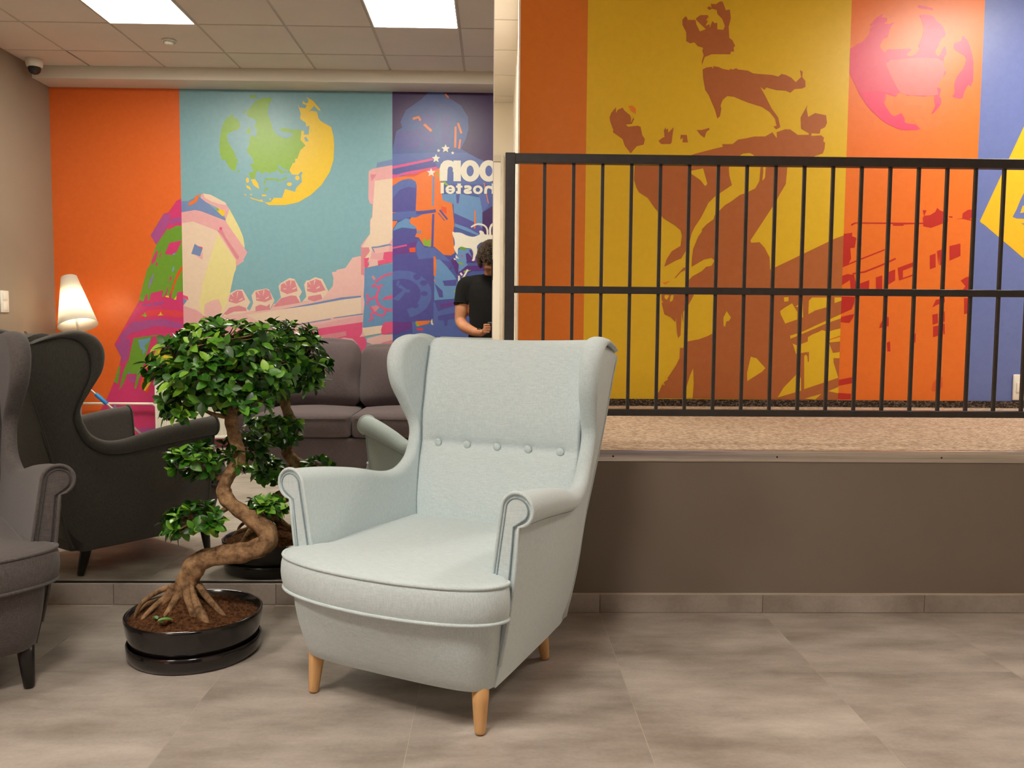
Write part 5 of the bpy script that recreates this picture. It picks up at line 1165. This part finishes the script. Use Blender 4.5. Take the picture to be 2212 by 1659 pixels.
# ------------------------------------------------------------------ switch, socket, dome camera, smoke detector
ysw = 2 * DM - 6.47
sw = thing('light_switch', 'white double wall switch plate on the taupe wall at the left edge', 'switch', (XL, ysw, 1.22))
box('plate', (0, -.052, -.083), (.011, .052, .083), simple('white_plastic', (240, 236, 226), .3), sw, bevel=.004)
for s in (-1, 1): box('rocker', (.010, -.028, s * .038 - .030), (.0145, .028, s * .038 + .030), simple('white_plastic', (240, 236, 226), .3), sw, bevel=.002)
ss = thing('wall_socket', 'small white box low on the blue mural stripe at the right edge', 'socket', (3.06, YM - .003, .73))
box('plate', (-.045, -.014, -.075), (.045, 0, .075), simple('white_plastic', (240, 236, 226), .3), ss, bevel=.004); box('cover', (-.03, -.020, -.03), (.03, -.013, .03), simple('white_plastic', (240, 236, 226), .3), ss, bevel=.003)
dcx, dcy = XL + .11, 2 * DM - 6.80
dm = thing('dome_camera', 'white dome security camera with dark lens in the ceiling corner', 'camera', (dcx, dcy, HC))
v, f = lathe([(.062, 0), (.062, -.035), (.058, -.055), (.05, -.062)], 32); obj('housing', v, [q[::-1] for q in f], simple('white_plastic', (240, 236, 226), .3), dm, True)
v, f = lathe([(.048, -.060), (.047, -.078), (.040, -.098), (.026, -.112), (.006, -.118)], 32); obj('dome', v, [q[::-1] for q in f], simple('smoked_dome', (24, 20, 20), .08, coat=.5), dm, True)
sd = thing('smoke_detector', 'small round white detector on the reflected ceiling below the left light panel', 'smoke detector', (-2.40, 2 * DM - 6.307, HC + .001))
v, f = lathe([(.052, 0), (.052, -.010), (.044, -.016), (.036, -.018), (.034, -.028), (.020, -.034), (.004, -.035)], 32); obj('housing', v, [q[::-1] for q in f], simple('white_plastic2', (226, 220, 208), .4), sd, True)
mb = MB(); ring = [(.040 * math.cos(2 * math.pi * k / 24), .040 * math.sin(2 * math.pi * k / 24), -.0165) for k in range(24)]; mb.tube(ring, .0022, 5, closed=True); mb.obj('ring', simple('grey_plastic', (130, 124, 116), .4), sd, True)

# ------------------------------------------------------------------ photographer with camera (seen in the mirror)
px = -0.035
per = thing('person', 'person in a black T-shirt looking down at a camera, reflected at the mirror edge', 'person', (px, -.38, 0))
pr = MB()
def limb(pts, n=16, k=18, flat=None):
    q = catmull(pts, k); pr.tube([(p[0], p[1], p[2]) for p in q], list(q[:, 3]), n, flat=flat if flat is None else list(np.interp(np.linspace(0, 1, k), np.linspace(0, 1, len(flat)), flat)))
def ell(c, r, n=16, rotx=0.0):
    v, f = lathe([(math.sin(a) + 1e-4, -math.cos(a)) for a in np.linspace(.05, math.pi - .05, n)], 24)
    cr, sr = math.cos(rotx), math.sin(rotx); o = []
    for p in v:
        x, y, z = p[0] * r[0], p[1] * r[1], p[2] * r[2]; o.append((c[0] + x, c[1] + y * cr - z * sr, c[2] + y * sr + z * cr))
    pr.add(o, f)
# torso: horizontal rings
tor = [(.90, .165, .115, 0), (.96, .172, .120, 0), (1.04, .165, .118, .005), (1.12, .163, .118, .01), (1.20, .172, .120, .01), (1.28, .186, .122, .005), (1.35, .196, .115, 0), (1.40, .185, .098, 0), (1.435, .13, .075, 0), (1.455, .075, .062, .005)]
rg = []
for z, a, b2, oy in tor: rg.append([(a * math.copysign(abs(math.cos(t)) ** .85, math.cos(t)), oy + b2 * math.copysign(abs(math.sin(t)) ** .9, math.sin(t)), z) for t in np.linspace(0, 2 * math.pi, 36, endpoint=False)])
pr.add(*loft(rg))
limb([(0, .005, 1.42, .062), (0, .02, 1.47, .056), (0, .055, 1.53, .056)])
HCn = (0, .105, 1.578); tl = math.radians(-58)     # head bent forward
def hp(x, y, z):
    c, s = math.cos(tl), math.sin(tl); return (HCn[0] + x, HCn[1] + y * c - z * s, HCn[2] + y * s + z * c)
ell(HCn, (.076, .094, .112), rotx=tl)
ell(hp(0, .028, -.068), (.052, .058, .05), rotx=tl)          # jaw
ell(hp(0, .094, -.018), (.013, .016, .024), rotx=tl)          # nose
ell(hp(0, .088, .022), (.058, .016, .012), rotx=tl)           # brow
ell(hp(0, .082, -.062), (.024, .010, .007), rotx=tl); ell(hp(0, .081, -.074), (.020, .010, .008), rotx=tl)   # lips
for s in (-1, 1):
    ell(hp(s * .078, -.005, -.012), (.010, .020, .030), rotx=tl)
    ell(hp(s * .030, .080, .004), (.013, .010, .009), rotx=tl)
Sh = .205
for s in (-1, 1):
    sh = (s * Sh, .0, 1.375); el = (s * .238, .045, 1.095); wr = (s * .070 - px * .0, .275, 1.005)
    limb([(s * .15, 0, 1.385, .062), (s * .20, .0, 1.375, .064), (s * .225, .012, 1.28, .056), (s * .236, .03, 1.18, .050), (s * .240, .045, 1.10, .044), (s * .205, .115, 1.055, .043), (s * .140, .20, 1.022, .036), (s * .082, .272, 1.008, .027), (s * .070, .295, 1.012, .028)], k=40)
    limb([(0, .0, 1.385, .075), (s * .10, 0, 1.388, .072), (s * .20, 0, 1.372, .066)])
    limb([(s * .19, .005, 1.36, .062), (s * .165, .005, 1.26, .058), (s * .14, .005, 1.15, .05)])
    # hand closed around the camera body: palm, four fingers on the front, thumb behind
    cxh = -px
    limb([(s * .074, .288, 1.012, .028), (cxh + s * .074, .305, 1.024, .029), (cxh + s * .077, .325, 1.045, .026)], flat=[.75, .7, .7])
    for i in range(4):
        z = 1.070 - .0185 * i; ln = (.046, .052, .050, .040)[i]
        limb([(cxh + s * .080, .330, z - .004, .0098), (cxh + s * .082, .352, z, .0092), (cxh + s * (.070), .358, z + .001, .0086), (cxh + s * (.082 - ln), .355, z + .001, .0076)], n=10, k=14)
    limb([(cxh + s * .074, .302, 1.030, .012), (cxh + s * .062, .290, 1.052, .0105), (cxh + s * .045, .290, 1.068, .0092), (cxh + s * .032, .292, 1.074, .008)], n=10, k=12)
    limb([(s * .085, 0, .93, .092), (s * .095, .005, .80, .085), (s * .100, .015, .62, .066), (s * .102, .018, .50, .056), (s * .104, .005, .36, .056), (s * .106, -.01, .20, .044), (s * .108, -.015, .09, .038), (s * .108, -.015, .05, .040)], k=40)
    limb([(s * .108, -.05, .045, .040), (s * .112, .02, .045, .043), (s * .118, .10, .038, .040), (s * .122, .16, .034, .032)], k=16)
tmp = obj('body_source', pr.v, pr.f)
md = tmp.modifiers.new('r', 'REMESH'); md.mode = 'VOXEL'; md.voxel_size = .0055; md.use_smooth_shade = True
ms = tmp.modifiers.new('s', 'SMOOTH'); ms.factor = .5; ms.iterations = 4
dg = bpy.context.evaluated_depsgraph_get()
me = bpy.data.meshes.new_from_object(tmp.evaluated_get(dg)); bpy.data.objects.remove(tmp)
mskin, nt, b_ = mat('skin', (196, 134, 98), .5); add_noise_color(nt, b_, (184, 122, 88), (204, 144, 108), nscale=12)
b_.inputs['Subsurface Weight'].default_value = .08; b_.inputs['Subsurface Radius'].default_value = (.01, .004, .002)
mshirt = fabric('black_jersey', (18, 17, 18), (28, 26, 27), sheen=.03); mjean = fabric('dark_denim', (34, 38, 50), (50, 54, 68)); mshoe = simple('dark_shoe', (30, 28, 28), .5)
me.materials.clear()
for q in (mskin, mshirt, mjean, mshoe): me.materials.append(q)
nv = len(me.vertices); co = np.zeros(nv * 3); me.vertices.foreach_get('co', co); co = co.reshape(-1, 3)
no = np.zeros(nv * 3); me.vertices.foreach_get('normal', no); no = no.reshape(-1, 3)
arm = np.abs(co[:, 0]) > .165
sleeve_end = 1.235 - .25 * (np.abs(co[:, 0]) - .235)
shirt_v = ((co[:, 2] > .93) & (co[:, 2] < 1.470) & ~((np.abs(co[:, 0]) > .17) & (co[:, 2] < sleeve_end)) & (co[:, 1] < .135)) & ~((co[:, 2] > 1.455) & (co[:, 1] > .05)) & ~((co[:, 2] < 1.10) & (co[:, 1] > .128))
co2 = co.copy(); co2[shirt_v] += no[shirt_v] * .009
me.vertices.foreach_set('co', co2.ravel())
npol = len(me.polygons); cen = np.zeros(npol * 3); me.polygons.foreach_get('center', cen); cen = cen.reshape(-1, 3)
loops = [list(p.vertices) for p in me.polygons]
mi = np.zeros(npol, int)
for i, vs in enumerate(loops):
    z = cen[i, 2]
    if sum(shirt_v[k] for k in vs) * 2 >= len(vs): mi[i] = 1
    elif z < .95 and z > .075: mi[i] = 2
    elif z <= .075: mi[i] = 3
me.polygons.foreach_set('material_index', mi.astype('int32')); me.polygons.foreach_set('use_smooth', [True] * npol); me.update()
link_mesh('body', me, per)
# shirt hems
def hoop(c, ax_, r1, r2, tr):
    ax_ = np.array(ax_, float); ax_ /= np.linalg.norm(ax_); a1 = np.cross(ax_, [0, 1, 0]); a1 /= np.linalg.norm(a1); a2 = np.cross(ax_, a1)
    return tube([tuple(np.array(c) + r1 * math.cos(q) * a1 + r2 * math.sin(q) * a2) for q in np.linspace(0, 2 * math.pi, 40, endpoint=False)], tr, 8, closed=True)
for s in (-1, 1):
    mb = MB(); mb.add(*hoop((s * .2315, .021, 1.236), (s * .011, .018, -.10), .0600, .0600, .0075)); mb.obj('sleeve_hem', mshirt, per, True)
mb = MB(); mb.add(*hoop((0, .016, 1.462), (0, .20, 1.0), .068, .066, .008)); mb.obj('collar', mshirt, per, True)
# hair: curls over the crown
mhair = simple('brown_hair', (66, 46, 30), .5, var=14, nscale=60); hr = random.Random(5); hb = MB()
for i in range(1100):
    a = hr.uniform(0, 2 * math.pi); u = hr.uniform(-.25, 1); rr = math.sqrt(max(0, 1 - u * u))
    x, y, z = .080 * rr * math.cos(a), .100 * rr * math.sin(a) - .008, .116 * u + .012
    if y > .052 and z < .058: continue
    if z < -.01 and y > .0: continue
    r0 = hr.uniform(.007, .012); q = []
    nx, ny, nz_ = x / .08, y / .1, z / .116
    for k in range(12):
        t = k / 8 * 7.5; q.append(hp(x + nx * (.008 + .020 * k / 8) + r0 * math.cos(t + a), y + ny * (.008 + .020 * k / 8) + r0 * math.sin(t + a), z + nz_ * (.008 + .018 * k / 8) + r0 * .5 * math.sin(2 * t)))
    hb.tube(q, .0021, 4)
ha = pr; capv = MB(); pr = capv
ell(hp(0, -.010, .020), (.082, .098, .104), rotx=tl)
pr = ha
hair_v = [(p, ) for p in capv.v]
capf = [q for q in capv.f if all(((capv.v[k][1] - HCn[1]) * math.cos(-tl) - (capv.v[k][2] - HCn[2]) * math.sin(-tl)) < .058 or ((capv.v[k][1] - HCn[1]) * math.sin(-tl) + (capv.v[k][2] - HCn[2]) * math.cos(-tl)) > .06 for k in q)
        and all(((capv.v[k][1] - HCn[1]) * math.sin(-tl) + (capv.v[k][2] - HCn[2]) * math.cos(-tl)) > -.055 for k in q)]
hb.add(capv.v, capf)
o = hb.obj('hair', mhair, per, True); o['label'] = 'short curly brown hair'
gb = MB()
for s in (-1, 1):
    gb.tube([hp(s * .032 + .021 * math.cos(t), .101, .002 + .016 * math.sin(t)) for t in np.linspace(0, 2 * math.pi, 20, endpoint=False)], .0014, 5, closed=True)
    gb.tube([hp(s * .053, .100, .006), hp(s * .079, .05, .006), hp(s * .082, -.005, .004)], .0014, 5)
gb.tube([hp(-.011, .102, .006), hp(.011, .102, .006)], .0014, 5); gb.obj('glasses', simple('glasses_metal', (150, 130, 90), .25, 1.0), per, True)
wb = MB(); ctr = np.array((-.088, .264, 1.009)); dirn = np.array((-.058, .072, -.014)); dirn /= np.linalg.norm(dirn)
n1 = np.cross(dirn, [0, 0, 1]); n1 /= np.linalg.norm(n1); n2 = np.cross(dirn, n1)
wb.tube([tuple(ctr + .031 * (math.cos(t) * n1 + math.sin(t) * n2)) for t in np.linspace(0, 2 * math.pi, 28, endpoint=False)], .006, 8, closed=True); wb.obj('wristband', simple('black_rubber', (16, 15, 15), .5), per, True)
# hand-held camera
pc = thing('photo_camera', 'black compact camera held in both hands of the reflected person', 'camera', (0, -.055, 1.02))
box('camera_body', (-.060, -.022, .005), (.060, .020, .072), simple('camera_black', (24, 23, 23), .45), pc, bevel=.006)
v, f = lathe([(.034, 0), (.034, .010), (.031, .014), (.030, .030), (.026, .031), (.020, .026)], 32); obj('lens', [(p[0], .018 + p[2], .040 + p[1]) for p in v], f, simple('lens_black', (18, 18, 19), .25), pc, True)
box('hot_shoe', (-.014, -.014, .071), (.014, .010, .079), simple('camera_black', (24, 23, 23), .45), pc, bevel=.002)
